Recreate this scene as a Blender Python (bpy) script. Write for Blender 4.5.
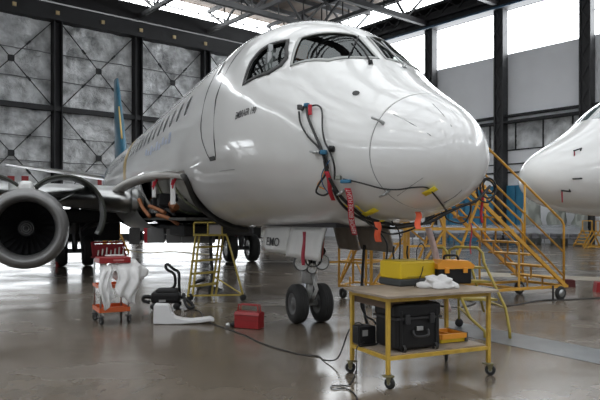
import bpy, bmesh, math, random
import numpy as np
from mathutils import Vector, Matrix, noise
R = math.radians
random.seed(7)
scene = bpy.context.scene
col = scene.collection
for o in list(bpy.data.objects): bpy.data.objects.remove(o)

# ------------------------------------------------------------ camera, light, exposure
FOC, HOR, CAMZ = 627.2, 218.7, 1.625
cam = bpy.data.cameras.new('camera'); camo = bpy.data.objects.new('camera', cam); col.objects.link(camo)
camo.location = (0, 0, CAMZ); camo.rotation_euler = (R(90), 0, 0)
cam.sensor_width = 36; cam.lens = FOC * 36 / 600; cam.shift_y = (HOR - 200) / 600
cam.clip_end = 300; cam.clip_start = .05
scene.camera = camo
vs = scene.view_settings
vs.view_transform = 'Standard'; vs.look = 'None'; vs.gamma = 1; vs.use_curve_mapping = False
vs.exposure = 0.55
w = bpy.data.worlds.new('sky'); scene.world = w; w.use_nodes = True
w.node_tree.nodes['Background'].inputs[0].default_value = (.75, .85, 1, 1)
w.node_tree.nodes['Background'].inputs[1].default_value = 1.0
LOWG = 3.6       # low daylit glazing of the sliding doors
ROOF_FILL = 1.5       # strength of the unseen roof panels added for overhead light
GLAZE = 6.0      # strength of the daylit frosted glazing

# ------------------------------------------------------------ helpers
def G(x, y):                       # floor point seen at a pixel
    Y = FOC * CAMZ / (y - HOR); return Vector(((x - 300) / FOC * Y, Y, 0))
def A(x, y, Y):                    # point at depth Y
    return Vector(((x - 300) / FOC * Y, Y, CAMZ + (HOR - y) * Y / FOC))

MATS = {}
def mat(name, c, rough=.5, metal=0, coat=0, emit=None, es=0, bump=0, bscale=20, var=0, vscale=3, spec=.5, alpha=1):
    if name in MATS: return MATS[name]
    m = bpy.data.materials.new(name); m.use_nodes = True; nt = m.node_tree; b = nt.nodes['Principled BSDF']
    b.inputs['Base Color'].default_value = (*c, 1); b.inputs['Roughness'].default_value = rough
    b.inputs['Metallic'].default_value = metal; b.inputs['Coat Weight'].default_value = coat
    b.inputs['Specular IOR Level'].default_value = spec; b.inputs['Alpha'].default_value = alpha
    if emit: b.inputs['Emission Color'].default_value = (*emit, 1); b.inputs['Emission Strength'].default_value = es
    tc = nt.nodes.new('ShaderNodeTexCoord')
    if var:
        n = nt.nodes.new('ShaderNodeTexNoise'); n.inputs['Scale'].default_value = vscale; n.inputs['Detail'].default_value = 6
        nt.links.new(tc.outputs['Object'], n.inputs['Vector'])
        mx = nt.nodes.new('ShaderNodeMix'); mx.data_type = 'RGBA'
        rp = nt.nodes.new('ShaderNodeMapRange'); rp.inputs[1].default_value = .3; rp.inputs[2].default_value = .7
        nt.links.new(n.outputs['Fac'], rp.inputs[0]); nt.links.new(rp.outputs[0], mx.inputs['Factor'])
        mx.inputs['A'].default_value = (*[v * (1 - var) for v in c], 1); mx.inputs['B'].default_value = (*[min(1, v * (1 + var)) for v in c], 1)
        nt.links.new(mx.outputs['Result'], b.inputs['Base Color'])
    if bump:
        n = nt.nodes.new('ShaderNodeTexNoise'); n.inputs['Scale'].default_value = bscale; n.inputs['Detail'].default_value = 5
        nt.links.new(tc.outputs['Object'], n.inputs['Vector'])
        bp = nt.nodes.new('ShaderNodeBump'); bp.inputs['Strength'].default_value = bump
        nt.links.new(n.outputs['Fac'], bp.inputs['Height']); nt.links.new(bp.outputs['Normal'], b.inputs['Normal'])
    MATS[name] = m; return m

TF = {}                            # local frames of the empties
def empty(name, loc, rz=0, label=None, cat=None, group=None):
    o = bpy.data.objects.new(name, None); col.objects.link(o); o.empty_display_size = .2
    o.location = loc; o.rotation_euler = (0, 0, rz)
    TF[o.name] = Matrix.Translation(Vector(loc)) @ Matrix.Rotation(rz, 4, 'Z')
    return tag(o, label, cat, group)
def tag(o, label=None, cat=None, group=None, kind=None):
    if label: o['label'] = label
    if cat: o['category'] = cat
    if group: o['group'] = group
    if kind: o['kind'] = kind
    return o
def copy_tree(o, parent=None):
    c = o.copy(); col.objects.link(c); c.parent = parent
    if o.name in TF: TF[c.name] = TF[o.name]
    for ch in list(o.children): copy_tree(ch, c)
    return c

class MB:
    def __init__(s): s.v = []; s.f = []; s.sm = []
    def add(s, vs, fs, smooth=False):
        n = len(s.v); s.v += [Vector(v) for v in vs]; s.f += [[i + n for i in f] for f in fs]; s.sm += [smooth] * len(fs); return s
    def box(s, c, d, rz=0, rot=None, bev=0):
        c = Vector(c); x, y, z = [k / 2 for k in d]
        M = rot if rot is not None else Matrix.Rotation(rz, 3, 'Z')
        b = min(bev, x * .9, y * .9, z * .9)
        if b <= 0:
            vs = [c + M @ Vector((i * x, j * y, k * z)) for k in (-1, 1) for i, j in ((-1, -1), (1, -1), (1, 1), (-1, 1))]
            return s.add(vs, [(3, 2, 1, 0), (4, 5, 6, 7), (0, 1, 5, 4), (1, 2, 6, 5), (2, 3, 7, 6), (3, 0, 4, 7)])
        bm = bmesh.new(); bmesh.ops.create_cube(bm, size=1)
        for v in bm.verts: v.co = Vector((v.co.x * 2 * x, v.co.y * 2 * y, v.co.z * 2 * z))
        bmesh.ops.bevel(bm, geom=bm.edges[:], offset=b, segments=3, affect='EDGES', profile=.5)
        bm.verts.index_update()
        s.add([c + M @ v.co for v in bm.verts], [[v.index for v in f.verts] for f in bm.faces], False); bm.free(); return s
    def bar(s, p, q, wd, h=None, up=(0, 0, 1)):
        p = Vector(p); q = Vector(q); h = h or wd; t = (q - p); L = t.length; t.normalize(); up = Vector(up)
        if abs(t.dot(up)) > .98: up = Vector((1, 0, 0))
        a = t.cross(up).normalized(); b = a.cross(t)
        vs = [e + a * i * wd / 2 + b * j * h / 2 for e in (p, q) for i, j in ((-1, -1), (1, -1), (1, 1), (-1, 1))]
        return s.add(vs, [(3, 2, 1, 0), (4, 5, 6, 7), (0, 1, 5, 4), (1, 2, 6, 5), (2, 3, 7, 6), (3, 0, 4, 7)])
    def tube(s, pts, r, n=8, cap=True, r2=None):
        pts = [Vector(p) for p in pts]; rings = []; pa = None; N = len(pts)
        for i, p in enumerate(pts):
            t = (pts[min(i + 1, N - 1)] - pts[max(i - 1, 0)])
            if t.length < 1e-9: t = Vector((0, 0, 1))
            t.normalize()
            if pa is None:
                pa = t.cross(Vector((0, 0, 1)))
                if pa.length < .1: pa = t.cross(Vector((1, 0, 0)))
            pa = (pa - t * pa.dot(t)).normalized(); b = t.cross(pa)
            rr = r if r2 is None else r + (r2 - r) * i / (N - 1)
            rings.append([p + (pa * math.cos(2 * math.pi * k / n) + b * math.sin(2 * math.pi * k / n)) * rr for k in range(n)])
        fs = [(i * n + k, i * n + (k + 1) % n, (i + 1) * n + (k + 1) % n, (i + 1) * n + k) for i in range(N - 1) for k in range(n)]
        s.add([v for q in rings for v in q], fs, True)
        if cap:
            s.add(rings[0], [list(range(n))[::-1]]); s.add(rings[-1], [list(range(n))])
        return s
    def lathe(s, prof, o, ax, n=24, closed=False):   # prof: (along axis, radius)
        o = Vector(o); ax = Vector(ax).normalized(); a = ax.cross(Vector((0, 0, 1)))
        if a.length < .1: a = ax.cross(Vector((1, 0, 0)))
        a.normalize(); b = ax.cross(a); N = len(prof)
        vs = [o + ax * h + (a * math.cos(2 * math.pi * k / n) + b * math.sin(2 * math.pi * k / n)) * r for h, r in prof for k in range(n)]
        fs = [(i * n + k, i * n + (k + 1) % n, (i + 1) * n + (k + 1) % n, (i + 1) * n + k) for i in range(N - 1) for k in range(n)]
        if closed: fs += [((N - 1) * n + k, (N - 1) * n + (k + 1) % n, (k + 1) % n, k) for k in range(n)]
        return s.add(vs, fs, True)
    def grid(s, rows, smooth=True, wrap=False):
        n = len(rows[0]); m = n if wrap else n - 1
        fs = [(i * n + k, i * n + (k + 1) % n, (i + 1) * n + (k + 1) % n, (i + 1) * n + k) for i in range(len(rows) - 1) for k in range(m)]
        return s.add([v for q in rows for v in q], fs, smooth)
    def prism(s, poly, off):        # polygon in 3-D extruded along off
        off = Vector(off); n = len(poly); vs = [Vector(p) for p in poly] + [Vector(p) + off for p in poly]
        return s.add(vs, [list(range(n))[::-1], list(range(n, 2 * n))] + [(i, (i + 1) % n, n + (i + 1) % n, n + i) for i in range(n)])
    def build(s, name, m, parent=None, world=False, kind=None, solid=0, fix=True):
        me = bpy.data.meshes.new(name); vs = s.v
        if parent is not None and world:
            p = parent
            while p.name not in TF: p = p.parent
            I = TF[p.name].inverted(); vs = [I @ v for v in vs]
        me.from_pydata([tuple(v) for v in vs], [], s.f)
        me.polygons.foreach_set('use_smooth', s.sm); me.materials.append(m)
        if fix:
            bm = bmesh.new(); bm.from_mesh(me); bmesh.ops.remove_doubles(bm, verts=bm.verts, dist=1e-5)
            bmesh.ops.recalc_face_normals(bm, faces=bm.faces); bm.to_mesh(me); bm.free()
        me.update(); o = bpy.data.objects.new(name, me); col.objects.link(o); o.parent = parent
        if solid:
            md = o.modifiers.new('thickness', 'SOLIDIFY'); md.thickness = solid; md.offset = 0
        if kind: o['kind'] = kind
        return o

def spline(pts, n=8):
    P = [Vector(p) for p in pts]; P = [P[0] * 2 - P[1]] + P + [P[-1] * 2 - P[-2]]; out = []
    for i in range(1, len(P) - 2):
        a, b, c, d = P[i - 1:i + 3]
        for k in range(n):
            t = k / n; out.append(.5 * ((2 * b) + (c - a) * t + (2 * a - 5 * b + 4 * c - d) * t * t + (3 * b - a - 3 * c + d) * t ** 3))
    out.append(P[-2]); return out

# ------------------------------------------------------------ materials
white_paint = mat('white_paint', (.74, .745, .74), .22, coat=.6, var=.03, vscale=.8)
radome_paint = mat('radome_paint', (.76, .765, .765), .2, coat=.6)
grey_paint = mat('grey_paint', (.36, .37, .37), .35, var=.1)
under_grey = mat('under_grey', (.30, .29, .27), .5, var=.15)
alu = mat('polished_aluminium', (.60, .61, .61), .34, metal=1, var=.06, vscale=1.5)
dull_alu = mat('dull_aluminium', (.42, .43, .43), .38, metal=.9, var=.1)
steel_dark = mat('dark_steel', (.012, .012, .014), .6, var=.3, vscale=1)
steel_mid = mat('grey_steel', (.07, .07, .072), .5, var=.2, vscale=1)
rubber = mat('tyre_rubber', (.018, .018, .018), .75)
black = mat('black_plastic', (.012, .012, .013), .5, spec=.3)
black_soft = mat('black_rubber_cable', (.012, .012, .013), .5)
yellow = mat('yellow_paint', (.50, .32, .045), .45, var=.18, vscale=8)
orange_yellow = mat('orange_yellow_paint', (.55, .29, .035), .45, var=.15, vscale=6)
olive_yellow = mat('olive_yellow_paint', (.38, .29, .05), .5, var=.15, vscale=8)
case_yellow = mat('yellow_plastic', (.66, .46, .015), .4)
orange = mat('orange_plastic', (.80, .33, .03), .45)
red = mat('red_paint', (.27, .012, .014), .4)
ribbon_red = mat('red_ribbon', (.55, .03, .05), .7)
ribbon_orange = mat('orange_ribbon', (.75, .12, .05), .7)
tape = mat('yellow_tape', (.80, .65, .03), .5)
white_cloth = mat('white_cloth', (.72, .72, .72), .8, bump=.3, bscale=12)
ply = mat('worn_plywood', (.27, .22, .17), .6, var=.25, vscale=4)
seal = mat('black_seal', (.03, .03, .03), .6)
line = mat('panel_line', (.22, .22, .22), .6)
text_m = mat('black_lettering', (.02, .02, .025), .5)
interior = mat('dark_interior', (.04, .04, .045), .7)
primer = mat('green_primer', (.28, .30, .20), .5, var=.2)

def glass(name, tint, tr):
    m = bpy.data.materials.new(name); m.use_nodes = True; nt = m.node_tree; nt.nodes.clear()
    o = nt.nodes.new('ShaderNodeOutputMaterial'); t = nt.nodes.new('ShaderNodeBsdfTransparent'); g = nt.nodes.new('ShaderNodeBsdfGlossy')
    t.inputs[0].default_value = (*tint, 1); g.inputs['Roughness'].default_value = .03; g.inputs[0].default_value = (.9, .95, .95, 1)
    mx = nt.nodes.new('ShaderNodeMixShader'); mx.inputs[0].default_value = tr; nt.links.new(t.outputs[0], mx.inputs[1]); nt.links.new(g.outputs[0], mx.inputs[2])
    nt.links.new(mx.outputs[0], o.inputs[0]); return m
cockpit_glass = glass('cockpit_glass', (.40, .43, .41), .09)
film = mat('plastic_film', (.55, .58, .62), .25, coat=.5, alpha=.45, bump=.5, bscale=3)

def emis(name, c, s):
    m = bpy.data.materials.new(name); m.use_nodes = True; nt = m.node_tree; nt.nodes.clear()
    o = nt.nodes.new('ShaderNodeOutputMaterial'); e = nt.nodes.new('ShaderNodeEmission'); e.inputs[0].default_value = (*c, 1); e.inputs[1].default_value = s
    nt.links.new(e.outputs[0], o.inputs[0]); return m
glazing = emis('daylit_glazing', (.93, .97, 1), GLAZE)
glazing_low = emis('daylit_low_glazing', (.93, .97, 1), LOWG)
lamp_glow = emis('lamp_glow', (1, .97, .9), 22)

def floor_mat():
    m = bpy.data.materials.new('polished_concrete'); m.use_nodes = True; nt = m.node_tree; L = nt.links; b = nt.nodes['Principled BSDF']
    tc = nt.nodes.new('ShaderNodeTexCoord')
    def nz(sc, det=5, st=(1, 1, 1), rot=0):
        mp = nt.nodes.new('ShaderNodeMapping'); mp.inputs['Scale'].default_value = st; mp.inputs['Rotation'].default_value = (0, 0, rot)
        L.new(tc.outputs['Object'], mp.inputs[0]); n = nt.nodes.new('ShaderNodeTexNoise')
        n.inputs['Scale'].default_value = sc; n.inputs['Detail'].default_value = det; L.new(mp.outputs[0], n.inputs['Vector']); return n.outputs['Fac']
    def rng(src, a, bb, c, d):
        r = nt.nodes.new('ShaderNodeMapRange'); r.inputs[1].default_value = a; r.inputs[2].default_value = bb; r.inputs[3].default_value = c; r.inputs[4].default_value = d
        L.new(src, r.inputs[0]); return r.outputs[0]
    mx = nt.nodes.new('ShaderNodeMix'); mx.data_type = 'RGBA'; L.new(rng(nz(.45), .25, .75, 0, 1), mx.inputs['Factor'])
    mx.inputs['A'].default_value = (.115, .094, .072, 1); mx.inputs['B'].default_value = (.165, .137, .108, 1)
    m2 = nt.nodes.new('ShaderNodeMix'); m2.data_type = 'RGBA'; m2.blend_type = 'MULTIPLY'; L.new(rng(nz(6, 8, (1, .5, 1), .5), .4, .7, 0, .6), m2.inputs['Factor'])
    L.new(mx.outputs['Result'], m2.inputs['A']); m2.inputs['B'].default_value = (.72, .71, .70, 1)
    L.new(m2.outputs['Result'], b.inputs['Base Color'])
    L.new(rng(nz(.5, 6, (1, 1.6, 1), .7), .35, .65, .13, .30), b.inputs['Roughness'])
    b.inputs['Specular IOR Level'].default_value = .55
    bp = nt.nodes.new('ShaderNodeBump'); bp.inputs['Strength'].default_value = .015; bp.inputs['Distance'].default_value = .05
    L.new(nz(1.6, 4), bp.inputs['Height']); L.new(bp.outputs[0], b.inputs['Normal'])
    return m
concrete = floor_mat()

# ------------------------------------------------------------ hangar shell
eL = Vector((.766, .643, 0)); nL = Vector((-.643, .766, 0))      # left wall: direction, outward normal
eR = Vector((.643, -.766, 0)); nR = Vector((.766, .643, 0))
cL, cR = 44.6, 38.3
CORN = nL * cL + nR * cR; CORN.z = 0                               # far corner of the two walls
def HW(u, v, z=0):                                                 # u: metres from the corner along the left wall (towards the left), v: along the right wall (towards us)
    p = CORN - eL * u + eR * v; return Vector((p.x, p.y, z))
U, V, CEIL = 78.0, 66.0, 19.3
def slab(mb, u0, u1, v0, v1, z0, z1):
    mb.add([HW(u, v, z) for z in (z0, z1) for u, v in ((u0, v0), (u1, v0), (u1, v1), (u0, v1))], [(3, 2, 1, 0), (4, 5, 6, 7), (0, 1, 5, 4), (1, 2, 6, 5), (2, 3, 7, 6), (3, 0, 4, 7)]); return mb
slab(MB(), -1, U + 1, -1, V + 1, -.3, 0).build('floor', concrete, kind='structure')
slab(MB(), -1, U + 1, -1, V + 1, CEIL, CEIL + .3).build('ceiling', mat('roof_deck', (.13, .10, .08), .8, var=.3, vscale=.6), kind='structure')

def sheet_mat():
    m = mat('foil_sheet', (.62, .63, .64), .42, metal=.3, bump=0, var=.5, vscale=1.1)
    nt = m.node_tree; b = nt.nodes['Principled BSDF']; tc = nt.nodes.new('ShaderNodeTexCoord')
    n = nt.nodes.new('ShaderNodeTexNoise'); n.inputs['Scale'].default_value = 1.6; n.inputs['Detail'].default_value = 9; n.inputs['Roughness'].default_value = .65; n.inputs['Distortion'].default_value = .8
    bp = nt.nodes.new('ShaderNodeBump'); bp.inputs['Strength'].default_value = 1; bp.inputs['Distance'].default_value = .3
    nt.links.new(tc.outputs['Object'], n.inputs['Vector']); nt.links.new(n.outputs['Fac'], bp.inputs['Height']); nt.links.new(bp.outputs[0], b.inputs['Normal'])
    return m
foil = sheet_mat()
# left wall with column bays; the columns stand in pixels 57, 138, 204 of the photograph at 6 m spacing
def u_of(px):                      # distance along the left wall of what shows at pixel column px
    t = (px - 300) / FOC; Y = cL / (nL.x * t + nL.y); return -(Vector((t * Y, Y, 0)) - CORN).dot(eL)
def v_of(px):
    t = (px - 300) / FOC; Y = cR / (nR.x * t + nR.y); return (Vector((t * Y, Y, 0)) - CORN).dot(eR)
print('cols u', [round(u_of(p), 2) for p in (57.5, 138, 204)], 'v', [round(v_of(p), 2) for p in (430, 499, 584)])
ucol = [u_of(138) + 6.05 * k for k in range(-3, 9)]; ucol = [u for u in ucol if 1 < u < U - 1]
vcol = [v_of(499) + 6.0 * k for k in range(-2, 9)]; vcol = [v for v in vcol if 1 < v < V - 1]
wl = slab(MB(), -.3, U, -.9, -.6, 0, CEIL).build('wall_left', steel_dark, kind='structure')
def drape(u0, u1, z0, z1, seed):
    rows = []; nu, nz = 46, 60
    for j in range(nz + 1):
        z = z0 + (z1 - z0) * j / nz; row = []
        for i in range(nu + 1):
            u = u0 + (u1 - u0) * i / nu; a = i / nu; h = j / nz
            dv = .10 * noise.noise(Vector((u * 1.2 + seed, z * .6, 0))) + .05 * noise.noise(Vector((u * 4, z * 2.2, seed)))
            sag = abs(math.sin(math.pi * (a + .0))) * .9          # folds hanging in swags below the top edge
            dv += .10 * math.sin((z1 - z + sag * 1.4) * 7) * max(0, (h - .72) / .28) * (.4 + .6 * math.sin(math.pi * a))
            dv += .07 * math.sin(a * 46 + 2 * noise.noise(Vector((u, z, seed)))) * math.exp(-min(a, 1 - a) * 9)
            dv *= min(1, 8 * min(a, 1 - a) + .15)
            row.append(HW(u, -.35 + dv, z))
        rows.append(row)
    return MB().grid(rows)
trim = [0]
def tn(): trim[0] += 1; return 'trim_%d' % trim[0]
for k in range(len(ucol) - 1):
    u0, u1 = ucol[k] + .35, ucol[k + 1] - .35
    vis = u0 < 42
    if not vis:
        slab(MB(), u0, u1, -.4, -.3, .1, 15.4).build(tn(), foil, kind='structure'); continue
    drape(u0, u1, 9.55, 15.4, k * 7.1).build(tn(), foil, kind='structure')
    drape(u0, u1, 2.7, 9.15, k * 3.3 + 40).build(tn(), foil, kind='structure')
    slab(MB(), u0, u1, -.5, -.42, .5, 2.7).build('window_%d' % (40 + k), glazing_low, kind='structure')
    mb = MB()
    for zc, hh in ((12.43, 2.9), (6.05, 2.9)):
        uc = (u0 + u1) / 2; w2 = (u1 - u0) / 2
        for sa in (-1, 1):
            mb.tube([HW(uc - w2, -.12, zc - sa * hh), HW(uc + w2, -.12, zc + sa * hh)], .035, 6)
            for sb in (-.42, .42):
                mb.bar(HW(uc + w2 * (sb - .045), -.12, zc + sa * hh * (sb - .045)), HW(uc + w2 * (sb + .045), -.12, zc + sa * hh * (sb + .045)), .12)
        mb.box(HW(uc, -.12, zc), (.42, .06, .42), rz=math.atan2(eL.y, eL.x))
    mb.build(tn(), steel_dark, kind='structure')
    mb = MB()
    for zs in (3.9, 5.6, 7.3, 11.3, 13.2): mb.tube([HW(u0 + (u1 - u0) * t / 12, -.20, zs + .05 * noise.noise(Vector((t * .7, zs, k)))) for t in range(13)], .03, 5)
    mb.build(tn(), mat('sheet_seam', (.16, .16, .165), .6), kind='structure')
for u in ucol:
    mb = slab(MB(), u - .30, u - .22, -.6, .25, 0, 15.6); slab(mb, u + .22, u + .30, -.6, .25, 0, 15.6); slab(mb, u - .22, u + .22, -.25, -.17, 0, 15.6)
    mb.build(tn(), steel_dark, kind='structure')
slab(MB(), -.3, U, -.5, -.1, 0, .5).build(tn(), steel_dark, kind='structure')
slab(MB(), -.3, U, -.5, .12, 9.15, 9.5).build(tn(), steel_dark, kind='structure')
slab(MB(), -.3, U, -.6, .5, 15.4, 16.5).build(tn(), steel_dark, kind='structure')
slab(MB(), -.3, U, -.6, .3, 16.68, 17.9).build(tn(), steel_dark, kind='structure')
slab(MB(), .4, U - .4, -.5, -.42, 16.5, 16.68).build('window_1', glazing, kind='structure')
slab(MB(), .4, U - .4, -.5, -.42, 17.9, 19.2).build('window_2', glazing, kind='structure')
mb = MB()
for k in range(int(U / 1.5)): slab(mb, 1 + k * 1.5, 1.05 + k * 1.5, -.4, -.3, 17.9, 19.25)
slab(mb, .4, U, -.4, -.3, 18.5, 18.58); mb.build(tn(), steel_dark, kind='structure')
# right wall
wall_grey = mat('painted_wall_sheet', (.80, .81, .84), .6, var=.06, vscale=.3)
wr = slab(MB(), -.9, -.6, -.3, V, 0, 13.0).build('wall_right', wall_grey, kind='structure')
slab(MB(), -.9, -.6, -.3, V, 16.0, CEIL).build(tn(), steel_dark, kind='structure')
slab(MB(), -.72, -.66, .2, V, 13.0, 16.0).build('window_3', glazing, kind='structure')
slab(MB(), -.58, -.55, .2, V, 17.9, 19.2).build('window_4', glazing, kind='structure')
for v in vcol:                      # laced steel columns
    mb = slab(MB(), -.5, .12, v - .36, v - .26, 0, 16.0); slab(mb, -.5, .12, v + .26, v + .36, 0, 16.0); slab(mb, -.05, 0, v - .26, v + .26, 0, 16.0); slab(mb, -.5, -.42, v - .2, v + .2, 0, 16)
    for k in range(22):
        a = k % 2
        mb.bar(HW(.1, v - .2 + .4 * a, .5 + k * .7), HW(.1, v + .2 - .4 * a, 1.2 + k * .7), .06)
    mb.build(tn(), mat('column_steel', (.03, .03, .032), .6, var=.2), kind='structure')
for z0, z1, d0, d1 in ((8.15, 8.3, -.6, .05), (8.6, 8.72, -.6, -.1), (6.3, 6.38, -.6, -.5), (5.35, 5.42, -.6, -.5), (4.75, 4.85, -.6, -.45)):
    slab(MB(), d0, d1, .2, V, z0, z1).build(tn(), steel_dark, kind='structure')
mb = MB()
for k in range(26):
    v = 1.2 + k * 2.0
    slab(mb, -.6, -.52, v, v + .1, 6.35, 8.2)
mb.build(tn(), steel_dark, kind='structure')
mb = MB()
rows = []
for j in range(13):
    rows.append([HW(-.56 + .05 * noise.noise(Vector((v * 1.5, j * .9, 3))), v, 6.38 + 1.77 * j / 12) for v in [1 + i * .2 for i in range(200)]])
mb.grid(rows).build(tn(), foil, kind='structure')
# header girder and pipes over the right glazing
mb = slab(MB(), -.5, .5, 0, V, 16.0, 16.35); slab(mb, -.5, -.3, 0, V, 16.9, 17.1); slab(mb, .5, .7, 0, V, 16.5, 16.7); slab(mb, -.5, .5, 0, V, 17.5, 17.75)
k = 0
while k * 1.5 < V - 2:
    mb.bar(HW(.4, k * 1.5, 16.3), HW(.4, k * 1.5 + 1.5, 17.5), .1); mb.bar(HW(.4, k * 1.5, 17.5), HW(.4, k * 1.5 + 1.5, 16.3), .08); k += 1
mb.build(tn(), steel_dark, kind='structure')
mb = MB(); mb.tube([HW(.75, 0, 15.95), HW(.75, 40, 15.95)], .09, 8); mb.build(tn(), mat('blue_pipe', (.02, .06, .11), .5), kind='structure')
for i, zz in ((0, 14.35),):        # sagging wire across the glazing
    mb = MB()
    for a in range(len(vcol) - 1):
        mb.tube([HW(-.4, vcol[a] + (vcol[a + 1] - vcol[a]) * t / 8, 14.6 - .5 * math.sin(math.pi * t / 8)) for t in range(9)], .02, 5)
    mb.build(tn(), steel_dark, kind='structure')
# roof girders at each column of either wall
def truss(p, q, zb, zt, wd, m, step=2.4, chord=.32):
    mb = MB(); p = Vector(p); q = Vector(q); L = (q - p).length; t = (q - p) / L
    mb.bar(p + Vector((0, 0, zb)), q + Vector((0, 0, zb)), chord, chord * 1.1); mb.bar(p + Vector((0, 0, zt)), q + Vector((0, 0, zt)), chord, chord)
    n = int(L / step)
    for k in range(n):
        a = p + t * (k * step); b = p + t * ((k + 1) * step); z0, z1 = (zb, zt) if k % 2 else (zt, zb)
        mb.bar(a + Vector((0, 0, z0)), b + Vector((0, 0, z1)), .14); mb.bar(b + Vector((0, 0, zb)), b + Vector((0, 0, zt)), .1)
    return mb.build(tn(), m, kind='structure')
for i, v in enumerate(vcol):
    truss(HW(.3, v), HW(U - 1, v), 16.4, 18.7, .3, steel_dark if i % 2 else steel_mid)
for i, u in enumerate(ucol[:7]):
    truss(HW(u, .3), HW(u, 40), 17.0, 18.6, .3, steel_mid if i % 2 else steel_dark, chord=.26)
mb = MB()
for k in range(1, 14): slab(mb, .3, U - 1, k * 3.0, k * 3.0 + .14, 18.95, 19.3)
mb.build(tn(), steel_mid, kind='structure')
for k, px in enumerate((12, 55, 100, 138, 171, 202)):
    u = u_of(px); lm = slab(MB(), u - .12, u + .12, .5, .62, 15.75, 16.0).build('bulkhead_lamp', mat('lamp_cover', (.55, .42, .22), .5))
    tag(lm, 'small square amber lamp on the dark header beam, %s' % ('leftmost of the row', 'second from the left', 'third from the left', 'fourth from the left', 'fifth from the left', 'rightmost, closest to the cockpit roof')[k], 'lamp', 'lamps along the dark header')
# the two walls behind the camera, with their glazing
slab(MB(), U, U + .3, -.3, V, 0, CEIL).build('wall_back', wall_grey, kind='structure')
slab(MB(), -.3, U, V, V + .3, 0, CEIL).build('wall_front', wall_grey, kind='structure')
wn = 5
for k in range(9):
    slab(MB(), U - .1, U - .02, 6 + k * 6.5, 9 + k * 6.5, 13.5, 15.5).build('window_%d' % wn, glazing, kind='structure'); wn += 1
for k in range(9):
    slab(MB(), 8 + k * 7.5, 11 + k * 7.5, V - .1, V - .02, 13.5, 15.5).build('window_%d' % wn, glazing, kind='structure'); wn += 1
# unseen glowing panels under the roof, added for soft light from above
roof_fill = emis('added_roof_fill', (.95, .98, 1), ROOF_FILL)
for (u0, u1, v0, v1) in ((11, 18.5, 8, 62), (20.5, 28, 12, 62), (30, 37.5, 12, 62), (39.5, 47, 12, 62), (49, 56.5, 12, 62), (58.5, 66, 8, 62)):
    slab(MB(), u0, u1, v0, v1, CEIL - .06, CEIL - .02).build('window_%d' % wn, roof_fill, kind='structure'); wn += 1  # added overhead fill panels, numbered on after the windows
# high-bay lamps under the roof
for a, (u, v) in enumerate([(32, 44), (38, 50), (44, 44), (50, 50), (36, 36), (46, 36), (56, 44), (30, 52)]):
    lm = MB().lathe([(0, .05), (.05, .42), (.45, .3), (.5, .08)], HW(u, v, 16.0), (0, 0, 1), 16)
    e = empty('high_bay_lamp', HW(u, v, 16.0), 0, 'high bay lamp under the roof behind the camera', 'lamp', 'high bay lamps behind the camera')
    lm.build('lamp_housing', steel_mid, e, True)
    MB().lathe([(-.02, 0.001), (-.02, .38)], HW(u, v, 16.0), (0, 0, 1), 16).build('lamp_lens', lamp_glow, e, True)
    MB().tube([HW(u, v, 16.5), HW(u, v, CEIL)], .02, 6).build('hanger_rod', steel_mid, e, True)
# painted floor strips
def strip(px, m):
    pts = [G(*p) for p in px]; mb = MB(); mb.add([(p.x, p.y, .004) for p in pts], [(0, 1, 2, 3)]); return mb.build(tn(), m, kind='structure')
strip([(372, 306), (660, 361), (660, 377), (372, 317)], mat('blue_grey_floor_paint', (.095, .105, .112), .3, var=.25, vscale=3))
strip([(480, 272), (640, 279), (640, 283), (480, 276)], mat('cream_floor_line', (.26, .22, .15), .5, var=.1))
strip([(300, 262.5), (420, 267), (420, 268.5), (300, 263.5)], MATS['cream_floor_line'])

# ------------------------------------------------------------ the airliner
YAW = .3803
dF = Vector((math.sin(YAW), -math.cos(YAW), 0)); rF = Vector((dF.y, -dF.x, 0))
TIP = Vector((.1458, 9.8211, 0)) + dF * 3.972
RZ = math.atan2(-dF.y, -dF.x)
KS = np.sqrt(np.array([0, .12, .35, .7, 1.1, 1.6, 2.2, 2.9, 3.8, 5.0, 7.0]))
KT = np.array([2.292, 2.60, 2.80, 3.005, 3.225, 3.54, 4.01, 4.378, 4.648, 4.79, 4.80])
KB = np.array([2.292, 1.985, 1.815, 1.69, 1.612, 1.55, 1.517, 1.50, 1.483, 1.466, 1.454])
KW = np.array([0, .335, .565, .765, .925, 1.08, 1.215, 1.366, 1.465, 1.490, 1.505])
def pch(x, X, Y):
    h = np.diff(X); de = np.diff(Y) / h; m = np.zeros(len(X))
    for i in range(1, len(X) - 1):
        if de[i - 1] * de[i] > 0:
            w1 = 2 * h[i] + h[i - 1]; w2 = h[i] + 2 * h[i - 1]; m[i] = (w1 + w2) / (w1 / de[i - 1] + w2 / de[i])
    m[0] = de[0]
    i = np.clip(np.searchsorted(X, x) - 1, 0, len(X) - 2); t = (x - X[i]) / h[i]
    return (2 * t**3 - 3 * t**2 + 1) * Y[i] + (t**3 - 2 * t**2 + t) * h[i] * m[i] + (-2 * t**3 + 3 * t**2) * Y[i + 1] + (t**3 - t**2) * h[i] * m[i + 1]
def sec(s):
    s = np.asarray(s, float); q = np.sqrt(np.clip(s, 0, 7)); t, b, ww = pch(q, KS, KT), pch(q, KS, KB), pch(q, KS, KW)
    a = np.clip((s - 24) / 12.2, 0, 1)
    return t - .12 * a**2, b + 2.75 * a**1.35, ww * (1 - .93 * a**1.6)
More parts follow.
